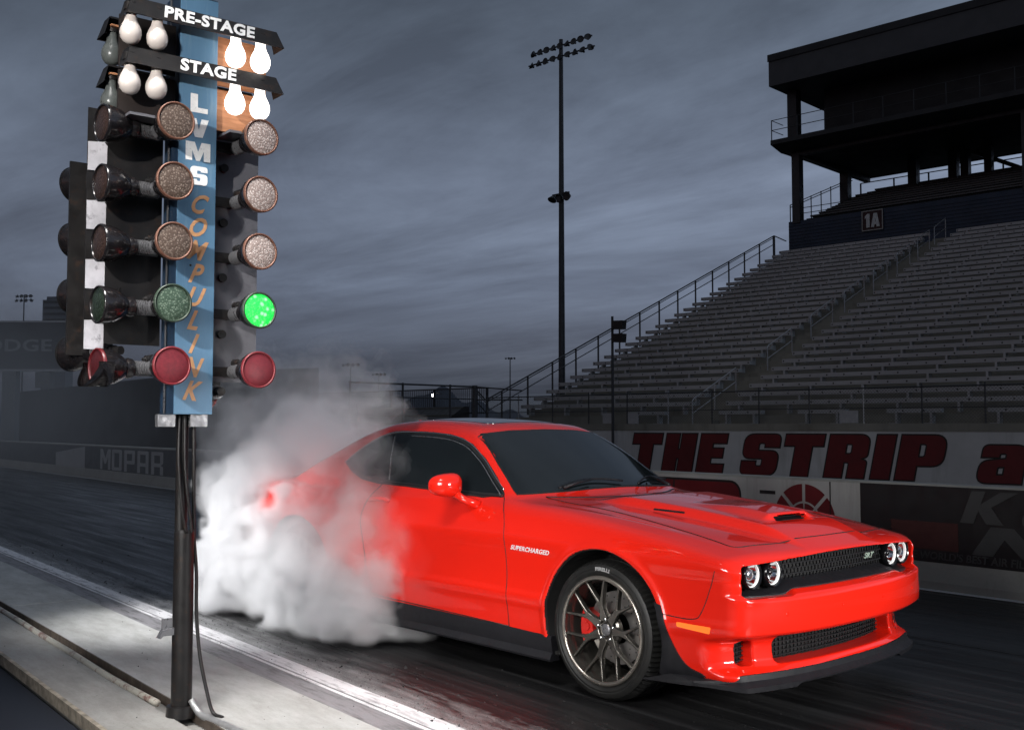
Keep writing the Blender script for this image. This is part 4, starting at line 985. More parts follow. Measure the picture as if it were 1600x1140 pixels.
# short front benches
first=None
for u in (-17.7,-13.9,-11.0,-8.1,-5.2,-2.3):
    if first is None:
        bm=bmesh.new(); pts=[(.8,.06),(-.8,.06),(-.8,-.06),(-.55,-.06),(-.55,-.36),(-.75,-.36),(-.75,-.42),(-.48,-.42),(-.48,-.06),(.48,-.06),(.48,-.36),(.30,-.36),(.30,-.42),(.55,-.42),(.55,-.06),(.8,-.06)]
        prism(bm,pts,-.12,.12,Matrix(((1,0,0,0),(0,0,1,0),(0,1,0,0),(0,0,0,1)))); bmesh.ops.recalc_face_normals(bm,faces=bm.faces); bmesh.ops.triangulate(bm,faces=[f for f in bm.faces if len(f.verts)>4])
        first=o=from_bm('short_bench',bm,ALU,GS)
    else: o=first.copy(); COL.objects.link(o)
    o.location=(u+15,-2*TR-.1,rowz(-2))
# stepped end railing
def rail(name,pts,r,m,root,org): 
    bm=bmesh.new(); tube(bm,pts,r,6); return sm_part(name,bm,m,root,org)
ui=-24.72
def ledge(v): return rowz((v-V0)/TR)-.02
for dz,r in ((1.08,.032),(.98,.020),(.62,.022)): rail('end_rail',[(ui,23.6,2.9-1.08+dz-.0),(ui,24.2,ledge(24.2)+dz),(ui,46.4,ledge(46.4)+dz)],r,STEEL,GS,GO)
rail('end_rail',[(ui,46.4,ledge(46.4)+1.08),(ui,47.7,ledge(46.4)+.95)],.03,STEEL,GS,GO)
for v in list(np.arange(25.1,46.5,1.52)):
    bm=bmesh.new(); cyl(bm,(ui,v,ledge(v)-.5),(ui,v,ledge(v)+1.08),.04 if v<45.8 else .07,None,6); sm_part('rail_post',bm,STEEL,GS,GO)
# aisle hand rails
ua=-15.6
for k,i0 in enumerate((-2.3,4.2,8.6,12.4,16.0,19.2,22.2,24.8)):
    i1=i0+(3.6 if k==0 else 2.4 if k<4 else 1.8); f=lambda i:(V0+TR*i-.2,rowz(i)-.38)
    (v0,z0),(v1,z1)=f(i0),f(i1)
    bm=bmesh.new(); tube(bm,[(ua,v0,z0),(ua,v0,z0+.86),(ua,v0+.08,z0+.94),(ua,v1,z1+.94),(ua,v1,z1)],.024,6)
    tube(bm,[(ua,v0,z0+.45),(ua,v1,z1+.45)],.018,6); sm_part('hand_rail',bm,GALV,GS,GO)
    if k==0:
        bm=bmesh.new(); vm=(v0+v1)/2; cyl(bm,(ua,vm,(z0+z1)/2),(ua,vm,(z0+z1)/2+.94),.022,None,6); sm_part('hand_rail',bm,GALV,GS,GO)
# ---- press box over the top of the stand
PB=empty('press_box',SM@Vector((-12,52,0)),math.radians(3.4),'dark press box building on columns above the grandstand, with a balcony and upper seats','press box')
PO=(-12,52,0); UE=9.0
bm=bmesh.new(); box2(bm,(-24.6,47.8,9.5),(UE,48.1,12.72)); sm_part('front_wall',bm,NAVY,PB,PO)
bm=bmesh.new()
for z in np.arange(11.2,12.6,.18): box2(bm,(-24.59,47.77,z),(UE,47.80,z+.03))
sm_part('cladding_ribs',bm,NAVY,PB,PO)
pr=[(48.1,9.5),(48.1,12.5)]
for i in range(10): pr+=[(48.5+.76*i,12.5+.29*i),(48.5+.76*i,12.79+.29*i)]
pr+=[(56.5,15.4),(56.5,9.5)]
sm_part('upper_seating',sweep(pr,-24.3,UE,IDM),PBXD,PB,PO)
for i in range(9):
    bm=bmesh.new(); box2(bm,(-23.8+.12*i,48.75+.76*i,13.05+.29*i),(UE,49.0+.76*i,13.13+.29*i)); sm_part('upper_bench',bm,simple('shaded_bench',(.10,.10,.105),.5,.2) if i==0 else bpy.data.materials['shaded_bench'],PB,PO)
for u,v,zb,zt,w in ((-24.1,47.95,12.6,16.75,.46),(-24.35,54.2,14.6,17.2,.50),(-20.2,54.2,14.5,17.2,.50),(-18.0,54.4,14.6,17.2,.48),(-17.35,54.4,14.6,17.2,.44),(-16.1,54.4,14.6,17.2,.40),(-12.0,47.95,12.6,16.75,.46),(-11.0,54.3,14.6,17.2,.5),(-24.05,47.6,17.0,20.0,.55)):
    bm=bmesh.new(); box(bm,(u,v,(zb+zt)/2),(w,w,zt-zb)); sm_part('column',bm,STEEL,PB,PO)
pr=[(46.3,17.05),(46.3,16.80),(47.4,16.55),(57.5,16.75),(57.5,17.05)]
sm_part('balcony_floor',sweep(pr,-24.8,UE,IDM),PBXD,PB,PO)
bm=bmesh.new(); box2(bm,(-24.4,47.75,16.35),(UE,48.15,16.8)); box2(bm,(-24.5,48.1,16.45),(-24.1,57,16.80)); box2(bm,(-24.4,54.0,16.9),(UE,54.4,17.15)) ; sm_part('floor_beam',bm,STEEL,PB,PO)
bm=bmesh.new(); box2(bm,(-22.7,48.5,17.05),(UE,57.3,19.93)); room=sm_part('press_room',bm,PBXD,PB,PO)
bm=bmesh.new(); box2(bm,(-22.4,48.47,17.9),(UE,48.50,19.6)); sm_part('window_band',bm,GLS,room,(0,0,0))
for u in np.arange(-22.4,UE,2.05):
    bm=bmesh.new(); box2(bm,(u-.05,48.44,17.9),(u+.05,48.468,19.6)); sm_part('mullion',bm,STEEL,room,(0,0,0))
pr=[(46,19.95),(46,21.30),(46.02,21.30),(46.02,21.66),(58,21.9),(58,19.95)]
sm_part('roof',sweep(pr,-24.68,UE,IDM),PBOX,PB,PO)
bm=bmesh.new(); box2(bm,(-24.72,45.94,21.32),(UE,46.01,21.70)); sm_part('roof_trim',bm,PBXD,PB,PO)
bm=bmesh.new(); cyl(bm,(-12.8+.0,46.6,21.6),(-12.8,46.6,22.1),.05,None,6); sm_part('roof_vent',bm,STEEL,PB,PO)
for z in (17.6,18.15): rail('balcony_rail',[(-24.75,47.6,z),(-24.75,46.35,z),(UE,46.35,z)],.022,STEEL,PB,PO)
for u in [-24.75]+list(np.arange(-23.2,UE,1.6)):
    bm=bmesh.new(); cyl(bm,(u,46.35,16.9),(u,46.35,18.16),.028,None,6); sm_part('balcony_post',bm,STEEL,PB,PO)
# upper stand side and back railings
for dz in (1.0,.86): rail('upper_rail',[(-24.6,48,12.7+dz),(-24.6,55.6,15.6+dz-.1)],.025,STEEL,PB,PO)
for v in np.arange(48,55.5,1.2):
    z=12.7+(v-48)*.382; bm=bmesh.new(); cyl(bm,(-24.6,v,z-.3),(-24.6,v,z+1.0),.03,None,6); sm_part('upper_post',bm,STEEL,PB,PO)
rail('upper_rail',[(-24.4,56.3,16.25),(UE,56.3,16.25)],.03,STEEL,PB,PO)
for u in np.arange(-24.4,UE,2.1):
    bm=bmesh.new(); cyl(bm,(u,56.3,15.2),(u,56.3,16.25),.05,None,6); sm_part('upper_post',bm,STEEL,PB,PO)
# ramp stair behind, seen between the rear columns
bm=bmesh.new(); box(bm,(0,0,0),(3.2,.3,.22),Matrix.Translation((-16.2,55.2,16.2))@Matrix.Rotation(math.radians(28),4,'Y')); sm_part('stair_stringer',bm,STEEL,PB,PO)
for dz in (1.0,.7): rail('balcony_rail',[(-24.3,47.9,12.72+dz-.3),(UE,47.9,12.72+dz-.3)],.02,STEEL,PB,PO)
# section sign
SG=empty('section_sign',SM@Vector((-19.7,47.72,12.16)),math.radians(3.4),'square 1A section sign on the dark blue wall above the bench rows','sign')
bm=bmesh.new(); box(bm,(0,0,0),(1.16,.06,1.06)); from_bm('sign_board',bm,simple('dark_maroon_board',(.030,.006,.007),.6),SG)
bm=bmesh.new()
for a in ((0,.51,1.16,.05),(0,-.51,1.16,.05)): box(bm,(a[0],-.035,a[1]),(a[2],.02,a[3]))
for s in (-1,1): box(bm,(s*.555,-.035,0),(.05,.019,.97))
from_bm('sign_border',bm,simple('sign_grey',(.30,.29,.28),.5),SG)
one=[(.10,0),(.10,.72),(0,.66),(0,.84),(.18,1),(.36,1),(.36,0)]; aa=[(.46,0),(.66,1),(.92,1),(1.12,0),(.88,0),(.85,.18),(.73,.18),(.70,0)]; ah=[(.76,.36),(.79,.68),(.82,.36)]
for lp in ([one],[aa,ah]): from_bm('sign_text',shape_bm(lp,basis((-.40,-.04,-.36),(1,0,0),(0,0,1),(0,-1,0))@Matrix.Diagonal((.72,.72,1,1)),.004),simple('sign_white',(.50,.50,.50),.5) if lp[0] is one else bpy.data.materials['sign_white'],SG)
# ---- pole with two black boxes
SP=empty('speaker_pole',SM@Vector((-18.02,23.7,-.2)),math.radians(3.4),'slim pole with two black boxes near its top, standing before the white sign wall','pole')
bm=bmesh.new(); cyl(bm,(0,0,0),(0,0,5.42),.055,.045,10); from_bm('pole',bm,STEEL,SP)
for z,n in ((5.11,'two'),(4.66,'')):
    bm=bmesh.new(); prism(bm,rpoly([(.04,-.14),(.50,-.17),(.53,.13),(.04,.15)]),-.12,.12,Matrix.Translation((0,0,z))@Matrix(((1,0,0,0),(0,0,1,0),(0,1,0,0),(0,0,0,1)))); bmesh.ops.recalc_face_normals(bm,faces=bm.faces); from_bm('speaker_box',bm,SIGNK,SP)
# ---- floodlight masts
def mast(name,loc,h,r,bars,per,label,width,m=STEEL,dirv=SU,low=False,group=None):
    o=empty(name,loc,math.atan2(dirv[1],dirv[0]),label,'floodlight mast',group)
    bm=bmesh.new(); cyl(bm,(0,0,0),(0,0,h),r,r*.55,12); from_bm('pole',bm,m,o)
    for b,z in enumerate(bars):
        w=width*(1.0 if b%2==0 else 1.08); bm=bmesh.new(); box(bm,(0,-.02,z),(w,.07,.07)); from_bm('crossbar',bm,m,o)
        for k in range(per):
            x=-w/2+w*(k+.5)/per; s=width/per
            tilt=math.radians(62+(k*37+b*53)%26); az=math.radians(((k*71+b*29)%50)-25-(45 if k==0 else 0)+(40 if k==per-1 else 0))
            M_=Matrix.Translation((x,-.08,z-.10*s))@Matrix.Rotation(az,4,'Z')@Matrix.Rotation(tilt+PI*.0,4,'X')
            bm=bmesh.new(); q=s*.40; lathe(bm,[(0,-q*.9),(q*.25,-q*.9),(q*.35,-q*.55),(q*.8,-q*.1),(q,.25*q),(q*1.02,.3*q),(q*.9,.2*q),(0,.1*q)],14,M_)
            from_bm('floodlight',bm,m,o,angle=40)
    if low:
        for k in range(3):
            bm=bmesh.new(); x=(-.9,.0,.9)[k]; M_=Matrix.Translation((x*.62,-.12,low))@Matrix.Rotation(math.radians(150-25*k),4,'X'); lathe(bm,[(0,-.25),(.08,-.22),(.26,.08),(.27,.1),(0,.06)],12,M_); from_bm('floodlight',bm,m,o,angle=40)
        bm=bmesh.new(); box(bm,(0,-.05,low+.22),(1.25,.08,.08)); box(bm,(0,-.1,low-.1),(.3,.3,.35)); from_bm('crossbar',bm,m,o)
    return o
mast('floodlight_mast',(-36.68,37.74,-.2),23.6,.21,(23.25,22.62),9,'tall dark floodlight mast standing behind the left end of the grandstand',4.6,low=14.5)
fv=Vector((.73,.68,0))
for loc,h,w,lab in (((-150.4,46.5,-.2),20,2.6,'tiny floodlight mast on the skyline above the dark scoreboard'),((-161.4,108.8,-.2),13.2,3.6,'taller of the two thin distant lamp masts seen over the smoke, left of the other'),((-198.7,142.2,-.2),13.8,3.6,'shorter of the two thin distant lamp masts seen over the smoke'),((-126.45,117,-.2),13.1,1.9,'thin distant lamp mast seen through the stepped end railing of the grandstand')):
    mast('distant_mast',loc,h,.14,(h-.2,h-.8) if h==20 else (h-.1,),4,lab,w,STEEL,fv,group='distant lamp masts')
SL=empty('street_lamp',(-229.4,183.1,-.2),0,'far street lamp with a small bright light beyond the rail fence','street lamp')
bm=bmesh.new(); tube(bm,[(0,0,0),(0,0,10.6),(.8,.4,11.0),(2.4,1.2,10.6)],.12,6); from_bm('pole',bm,STEEL,SL)
bm=bmesh.new(); bmesh.ops.create_uvsphere(bm,u_segments=12,v_segments=8,radius=.42); from_bm('lamp_head',bm,emit('lamp_glow',(1,.93,.85),30),SL,True,(0,0,10.3))
SL2=empty('street_lamp',(-96,27.5,-.2),0,'small lit lamp far off below the lowest red signal lamp','street lamp')
bm=bmesh.new(); tube(bm,[(0,0,0),(0,0,5.6)],.07,6); from_bm('pole',bm,STEEL,SL2)
bm=bmesh.new(); bmesh.ops.create_uvsphere(bm,u_segments=12,v_segments=8,radius=.14); from_bm('lamp_head',bm,bpy.data.materials['lamp_glow'],SL2,True,(0,0,5.7))
# ---- rail fence running on from the stand's front corner
RF=empty('rail_fence',SM@Vector((-24.72,20.5,-.2)),math.radians(3.4),'dark open rail fence running left from the front corner of the grandstand','fence'); RO=(-24.72,20.5,-.2)
for z,r in ((2.95,.035),(2.47,.025)): rail('fence_rail',[(-24.72,23.6,z),(-24.72,17.5,z)],r,STEEL,RF,RO)
rail('fence_rail',[(-24.72,23.6,2.95),(-22.3,23.7,2.75)],.025,STEEL,RF,RO); rail('fence_rail',[(-24.72,23.6,2.45),(-22.3,23.7,2.40)],.025,STEEL,RF,RO)
for v,r in ((23.6,.13),(22.3,.05),(19.95,.05),(17.55,.04)):
    bm=bmesh.new(); cyl(bm,(-24.72,v,-.2),(-24.72,v,3.0),r,r*.8,8); sm_part('fence_post',bm,STEEL,RF,RO)
# ---- small bleachers with a picket railing
SB=empty('small_bleacher',(-46,30,-.2),math.radians(3.4+0),'low dark bleachers with a picket railing, far beyond the car roof','bleacher')
pm=Matrix.Identity(4)
for k in range(6):
    bm=bmesh.new(); box2(bm,(-7.5,1.0*k*.8,.5+.42*k),(5.0,1.0*k*.8+.28,.58+.42*k)); from_bm('bench',bm,simple('dull_timber',(.075,.070,.055),.7) if k==0 else bpy.data.materials['dull_timber'],SB)
bm=bmesh.new(); prism(bm,[(-.2,0),(4.6,0),(4.6,2.75),(4.2,2.75),(0,.4)],-7.5,5.0,Matrix(((0,0,1,0),(1,0,0,0),(0,1,0,0),(0,0,0,1)))); bmesh.ops.recalc_face_normals(bm,faces=bm.faces); from_bm('frame_shell',bm,SIGNK,SB)
for x in (-7.3,-3.2,.9,4.9):
    bm=bmesh.new(); box2(bm,(x-.04,-.3,0),(x+.04,-.22,2.9)); from_bm('upright',bm,STEEL,SB)
bm=bmesh.new()
for x in np.arange(-10,6.5,.17): box2(bm,(x-.012,4.6,2.3),(x+.012,4.63,3.75))
for z in (2.35,3.75): box2(bm,(-10,4.58,z),(6.5,4.65,z+.07))
for x in (-10,-6,-2,2,6.4): box2(bm,(x-.05,4.55,0),(x+.05,4.67,3.8))
from_bm('picket_railing',bm,STEEL,SB)
# ---- scoreboard at far left
SBD=empty('scoreboard',(-36.4,8.6,-.2),math.atan2(1.9,1.75),'dark board on posts with grey letters, at the left edge behind the light tree','scoreboard')
bm=bmesh.new(); box2(bm,(-3.9,-.15,3.72),(1.86,.15,5.5)); from_bm('board',bm,simple('board_charcoal',(.040,.040,.042),.6,0,.15,1),SBD)
bm=bmesh.new(); 
for a in ((-3.9,1.86,3.66,3.74),(-3.9,1.86,5.48,5.54)): box2(bm,(a[0],-.18,a[2]),(a[1],.18,a[3]))
box2(bm,(1.84,-.18,3.74),(1.92,.18,5.48)); from_bm('board_frame',bm,GALV,SBD)
from_bm('board_lettering',text_bm('DODGE',.62,basis((.04-.40,-.16,4.60),(1,0,0),(0,0,1),(0,-1,0)),.006,.012,0,1.42,'CENTER',1.05),simple('board_grey',(.22,.22,.22),.6),SBD)
for x,w in ((-.30,.5),(-3.2,.5)):
    bm=bmesh.new(); box2(bm,(x-w/2,-.2,0),(x+w/2,.2,3.66)); from_bm('board_post',bm,conc_mat('post_grey',(.12,.12,.12),(.17,.17,.17)) if x>-1 else bpy.data.materials['post_grey'],SBD)
bm=bmesh.new(); box2(bm,(.72,-.3,3.05),(1.26,.1,3.62)); from_bm('control_box',bm,bpy.data.materials['post_grey'],SBD)
# ---- low building along the left behind the barrier, hotel tower far off, a tree
bm=sweep([(14,-.2),(14,3.9),(19,4.2),(19,-.2)],-78,-40.5,TM); o=from_bm('equipment_shed',bm,simple('shed_grey',(.028,.028,.029),.8,0,.15,.6)); tag(o,'long low dark shed behind the barrier at far left','building')
HT=empty('distant_hotel_block',(-401,142,-.2),math.atan2(.68,.73),'pale block of a building far away on the skyline, above the dark board','building')
bm=bmesh.new(); box2(bm,(-4.6,-3,0),(4.6,3,48.3)); box2(bm,(-3.6,-2,48.3),(3,2,49.6)); from_bm('wall',bm,simple('hazy_block',(.10,.105,.12),.8,0,.08,.1),HT)
bm=bmesh.new()
for z in np.arange(36,48,2.2): box2(bm,(-4.2,-3.05,z),(4.2,-3.0,z+.9))
from_bm('window_rows',bm,GLS,HT)
# distant broad tree
def crown(bm,c,rx,rz,n,s):
    for _ in range(n):
        d=Vector(RNG.normal(size=3)).normalized(); r=RNG.random()**.4
        p=Vector(c)+Vector((d.x*rx*r,d.y*rx*r,d.z*rz*r)); a=Vector(RNG.normal(size=3)).normalized(); b=a.orthogonal().normalized()*s; c2=a.cross(b).normalized()*s
        bm.faces.new([bm.verts.new(p+b),bm.verts.new(p+c2),bm.verts.new(p-b*.8)])
TRE=empty('broad_tree',(-93,20,-.2),0,'dark broad tree on the skyline at the left edge, above the board','tree')
bm=bmesh.new()
for c in ((0,0,8.6),(2.2,1,8.0),(-2.4,-1,8.1),(.5,1.5,9.4)): crown(bm,c,2.2,1.5,500,.22)
from_bm('crown',bm,simple('dark_foliage',(.035,.045,.028),.8),TRE)
bm=bmesh.new(); cyl(bm,(0,0,0),(0,0,7.6),.3,.18,8); from_bm('trunk',bm,simple('bark',(.05,.04,.03),.9),TRE)
# ================================================================== ground, strip, concrete, hills
def sheet(name,u0,u1,v0,v1,z,m,M_=TM,thick=.0):
    bm=bmesh.new(); box2(bm,(u0,v0,z-max(thick,.002)),(u1,v1,z),M_); o=from_bm(name,bm,m); tag(o,kind='structure'); return o
m,nt,b=mat('open_ground'); L(nt,ramp(nt,noise(nt,.06,8,.6),[(.3,(.035,.034,.032)),(.7,(.06,.058,.052))]),b.inputs['Base Color']); b.inputs['Roughness'].default_value=.9
bm=bmesh.new(); bmesh.ops.create_grid(bm,x_segments=2,y_segments=2,size=4000); o=from_bm('ground',bm,m,None,False,(0,0,-.22)); tag(o,kind='structure')
# rubbered asphalt: dark, streaked along the lane, half polished
m,nt,b=mat('rubbered_asphalt')
RZ=math.radians(5.7)
c=ramp(nt,noise(nt,1.1,9,.7,(.12,3.2,1,RZ)),[(.30,(.004,.004,.0045)),(.55,(.011,.011,.0115)),(.72,(.028,.028,.029))])
g=ramp(nt,noise(nt,210,3,.6),[(.60,(0,0,0)),(.70,(1,1,1))]); c=mix(nt,math_(nt,'MULTIPLY',g,.12),c,(.20,.20,.21))
# dusty pale margin beside the painted line
tc=N(nt,'ShaderNodeTexCoord'); mp=N(nt,'ShaderNodeMapping'); mp.inputs['Rotation'].default_value=(0,0,RZ); L(nt,tc.outputs['Object'],mp.inputs[0]); sx=N(nt,'ShaderNodeSeparateXYZ'); L(nt,mp.outputs[0],sx.inputs[0])
edge=math_(nt,'ADD',sx.outputs[1],math_(nt,'MULTIPLY',math_(nt,'SUBTRACT',noise(nt,5,8,.75,(.5,2.2,1,RZ)),.5),1.1))
edge=math_(nt,'SUBTRACT',1.0,math_(nt,'MULTIPLY',math_(nt,'ADD',edge,1.72),1/.36),None,True)
ec=math_(nt,'MULTIPLY',edge,math_(nt,'ADD',math_(nt,'MULTIPLY',ramp(nt,noise(nt,150,4,.7),[(.40,(0,0,0)),(.58,(1,1,1))]),.8),.15))
c=mix(nt,ec,c,(.42,.42,.42))
sk=ramp(nt,noise(nt,1.6,9,.75,(.03,5.5,1,RZ)),[(.50,(0,0,0)),(.62,(1,1,1))]); c=mix(nt,math_(nt,'MULTIPLY',sk,.45),c,(.045,.045,.047))
L(nt,c,b.inputs['Base Color']); L(nt,ramp(nt,noise(nt,2.4,8,.7,(.14,2.5,1,RZ)),[(.32,(.20,.20,.20)),(.5,(.40,.40,.40)),(.7,(.60,.60,.60))]),b.inputs['Roughness']); b.inputs['Specular IOR Level'].default_value=.28
h=mix(nt,.35,noise(nt,150,4,.7),noise(nt,14,5,.6,(.06,4,1,RZ))); bump(nt,b,h,.28,.003); ASPH=m
sheet('drag_strip',-140,30,-1.66,4.2,0,ASPH,TM,.2)
sheet('far_lane',-140,40,4.4,60,-.19,ASPH,TM,.02)
def painted(name,base,wear,thr,sc=9):
    m,nt,b=mat(name); f=ramp(nt,noise(nt,sc,9,.72,(.35,2.4,1,RZ)),[(thr-.07,(0,0,0)),(thr+.10,(1,1,1))])
    f2=ramp(nt,noise(nt,140,4,.7),[(.55,(0,0,0)),(.66,(1,1,1))]); f=math_(nt,'MAXIMUM',f,math_(nt,'MULTIPLY',f2,.45))
    c0=ramp(nt,noise(nt,4,6,.6),[(.3,tuple(x*.88 for x in base)),(.7,base)])
    L(nt,mix(nt,f,c0,wear),b.inputs['Base Color']); b.inputs['Roughness'].default_value=.6; bump(nt,b,noise(nt,120,4,.7),.3,.002); return m
PWH=painted('worn_white_paint',(.74,.73,.74),(.22,.21,.22),.56); PGR=painted('dirty_grey_paint',(.26,.25,.26),(.10,.10,.10),.55)
sheet('white_line',-140,30,-1.76,-1.645,.005,PWH); sheet('white_line',-140,30,-1.80,-1.775,.005,PWH); sheet('grey_line',-140,30,-1.96,-1.815,.004,PGR)
sheet('line_bed',-140,30,-1.97,-1.64,.001,PGR,TM,.15)
# barrier foot stripe
sheet('barrier_line',-140,30,3.99,4.08,.005,painted('faded_white_paint',(.45,.45,.46),(.25,.25,.25),.62))
def slab(name,a,b_):
    m,nt,b=mat(name); c=ramp(nt,noise(nt,1.5,9,.62),[(.28,a),(.72,b_)])
    s=ramp(nt,noise(nt,90,3,.6),[(.30,(.55,.54,.52)),(.38,(1,1,1))]); c=mix(nt,.6,c,s,'MULTIPLY')
    s2=ramp(nt,noise(nt,3.2,9,.75,(.6,2,1,RZ)),[(.35,(.72,.71,.69)),(.6,(1,1,1))]); L(nt,mix(nt,1.0,c,s2,'MULTIPLY'),b.inputs['Base Color']); b.inputs['Roughness'].default_value=.8
    bump(nt,b,mix(nt,.5,noise(nt,45,8,.7),noise(nt,200,3)),.35,.004); return m
SLAB=slab('smooth_concrete',(.38,.38,.365),(.50,.50,.485)); SLAB2=slab('rough_concrete',(.28,.275,.26),(.38,.37,.35))
# concrete pads with open joints
t=-140; 
for a,b_ in ((-140,-9.2),(-9.19,-3.42),(-3.41,2.6),(2.61,30)): sheet('concrete_pad',a,b_,-2.565,-1.975,.012,SLAB,TM,.2)
sheet('channel_floor',-140,30,-2.70,-2.56,-.035,SLAB2,TM,.1)
bm=bmesh.new(); box2(bm,(-140,-2.572,-.03),(30,-2.564,.016),TM); o=from_bm('channel_edging',bm,simple('rusty_edge',(.085,.065,.05),.7,.2,.4,12)); tag(o,kind='structure')
sheet('outer_pad',-140,30,-2.995,-2.675,.006,SLAB2,TM,.2)
bm=bmesh.new(); box2(bm,(-140,-3.02,-.05),(30,-2.996,.012),TM); o=from_bm('pad_edging',bm,simple('flaking_edge',(.30,.26,.20),.7,0,.5,16,.3)); tag(o,kind='structure')
m,nt,b=mat('dark_apron'); L(nt,ramp(nt,noise(nt,.8,5),[(.3,(.010,.013,.022)),(.7,(.014,.018,.030))]),b.inputs['Base Color']); b.inputs['Roughness'].default_value=.75
sheet('service_road',-140,60,-30,-3.03,-.06,m,TM,.1)
# painted conduit lying in the channel
bm=bmesh.new(); pts=[TM@Vector((t,-2.655+.008*math.sin(t*1.3)+.004*math.sin(t*4.1),.012+.004*math.sin(t*2.7))) for t in np.arange(-60,.42,.25)]; tube(bm,pts,.019,10)
m,nt,b=mat('peeling_pipe'); f=ramp(nt,noise(nt,5,9,.75),[(.52,(0,0,0)),(.60,(1,1,1))]); L(nt,mix(nt,f,(.42,.40,.34),(.16,.085,.07)),b.inputs['Base Color']); b.inputs['Roughness'].default_value=.4; bump(nt,b,noise(nt,70,5),.4,.003)
o=from_bm('conduit_pipe',bm,m,None,True); tag(o,'rusty pipe lying in the channel between the two concrete strips','pipe')
# rubber crumbs and grit
vs=[];fs=[]
for _ in range(2600):
    t=RNG.uniform(-9,2.6); v=-1.6-abs(RNG.normal())*.10 if RNG.random()<.18 else (-1.58+abs(RNG.normal())*.32 if RNG.random()<.72 else RNG.uniform(-2.95,1.5)); z=.012 if v<-1.97 else .004
    s=RNG.uniform(.0015,.0045)*(3 if RNG.random()<.015 else 1); p=TM@Vector((t,v,z)); n=len(vs); q=RNG.normal(size=(5,3))*.3+np.array([(1,0,0),(-.5,.9,0),(-.5,-.9,0),(0,0,1.0),(0,0,-.3)])
    vs+=[(p.x+s*a[0],p.y+s*a[1],p.z+s*a[2]) for a in q]; fs+=[(n,n+1,n+3),(n+1,n+2,n+3),(n+2,n,n+3),(n,n+2,n+1)]
o=from_py('rubber_crumbs',vs,fs,simple('rubber_crumb',(.015,.014,.014),.8)); tag(o,'black rubber crumbs scattered over the asphalt and concrete','crumbs',kind='stuff')
# hills
bm=bmesh.new(); top=[];bot=[]
for i in range(161):
    a=math.radians(128+40*i/160); R0=3000
    px=i/160
    h=38+58*math.exp(-((px-.325)/.022)**2)+34*math.exp(-((px-.29)/.03)**2)+26*math.exp(-((px-.37)/.05)**2)+14*math.sin(i*.35)*.5+9*math.sin(i*.91)
    top.append(bm.verts.new((R0*math.cos(a),R0*math.sin(a),h))); bot.append((bm.verts.new((R0*.9*math.cos(a),R0*.9*math.sin(a),-1)),bm.verts.new((R0*1.15*math.cos(a),R0*1.15*math.sin(a),-1))))
for i in range(160):
    bm.faces.new((bot[i][0],bot[i+1][0],top[i+1],top[i])); bm.faces.new((top[i],top[i+1],bot[i+1][1],bot[i][1]))
o=from_bm('hills',bm,simple('hazy_hill',(.030,.038,.055),.9,0,.1,.01),None,True); tag(o,kind='structure')
# ================================================================== tyre smoke: nested shells of an uneven density field
BL=np.array([(-2.68,-0.81,0.08,0.21,1.00),(-2.49,-0.77,0.30,0.24,1.00),(-2.28,-0.81,0.08,0.28,1.00),(-1.91,-0.72,0.18,0.32,1.00),(-1.19,-0.83,0.18,0.30,1.00),(-0.75,-0.80,0.21,0.28,1.00),(-0.45,-0.76,0.16,0.16,0.80),(-0.30,-0.75,0.11,0.09,0.60),(-1.65,-0.75,0.45,0.28,1.00),(-0.90,-0.83,0.42,0.24,0.80),(-0.45,-0.86,0.44,0.18,0.40),(-2.26,-0.69,0.67,0.25,1.00),(-2.20,-0.50,0.87,0.28,0.60),(-2.07,-0.77,0.51,0.25,1.00),(-1.15,-0.83,0.77,0.25,0.30),(-0.58,-0.88,0.73,0.20,0.22),(-2.66,-0.56,0.90,0.23,0.75),(-0.28,-0.84,0.66,0.12,0.16),(-1.16,-0.72,1.11,0.27,0.14),(-0.63,-0.74,1.08,0.18,0.07),(-2.13,-0.45,1.15,0.28,0.25),(-3.18,-0.41,1.26,0.26,0.16),(-2.95,-0.17,1.43,0.35,0.14),(-3.28,-0.39,1.49,0.25,0.11),(-2.66,0.13,1.40,0.37,0.12),(-2.53,0.41,1.54,0.24,0.06),(-3.06,0.26,1.81,0.23,0.04),(-3.43,0.01,1.81,0.27,0.04),(-2.24,0.58,1.46,0.16,0.03),(-3.63,-0.34,1.69,0.21,0.04),])
def lattice(shape,h,period,seed):
    """smooth value noise sampled on the grid"""
    r=np.random.default_rng(seed); n=[int(s*h/period)+4 for s in shape]; a=r.random(n).astype(np.float32)
    for ax in range(3):
        t=np.arange(shape[ax])*h/period; i=t.astype(int); f=(t-i); f=(f*f*(3-2*f)).astype(np.float32)
        sh=[1,1,1]; sh[ax]=-1; f=f.reshape(sh); a=np.take(a,i,ax)*(1-f)+np.take(a,i+1,ax)*f
    return a
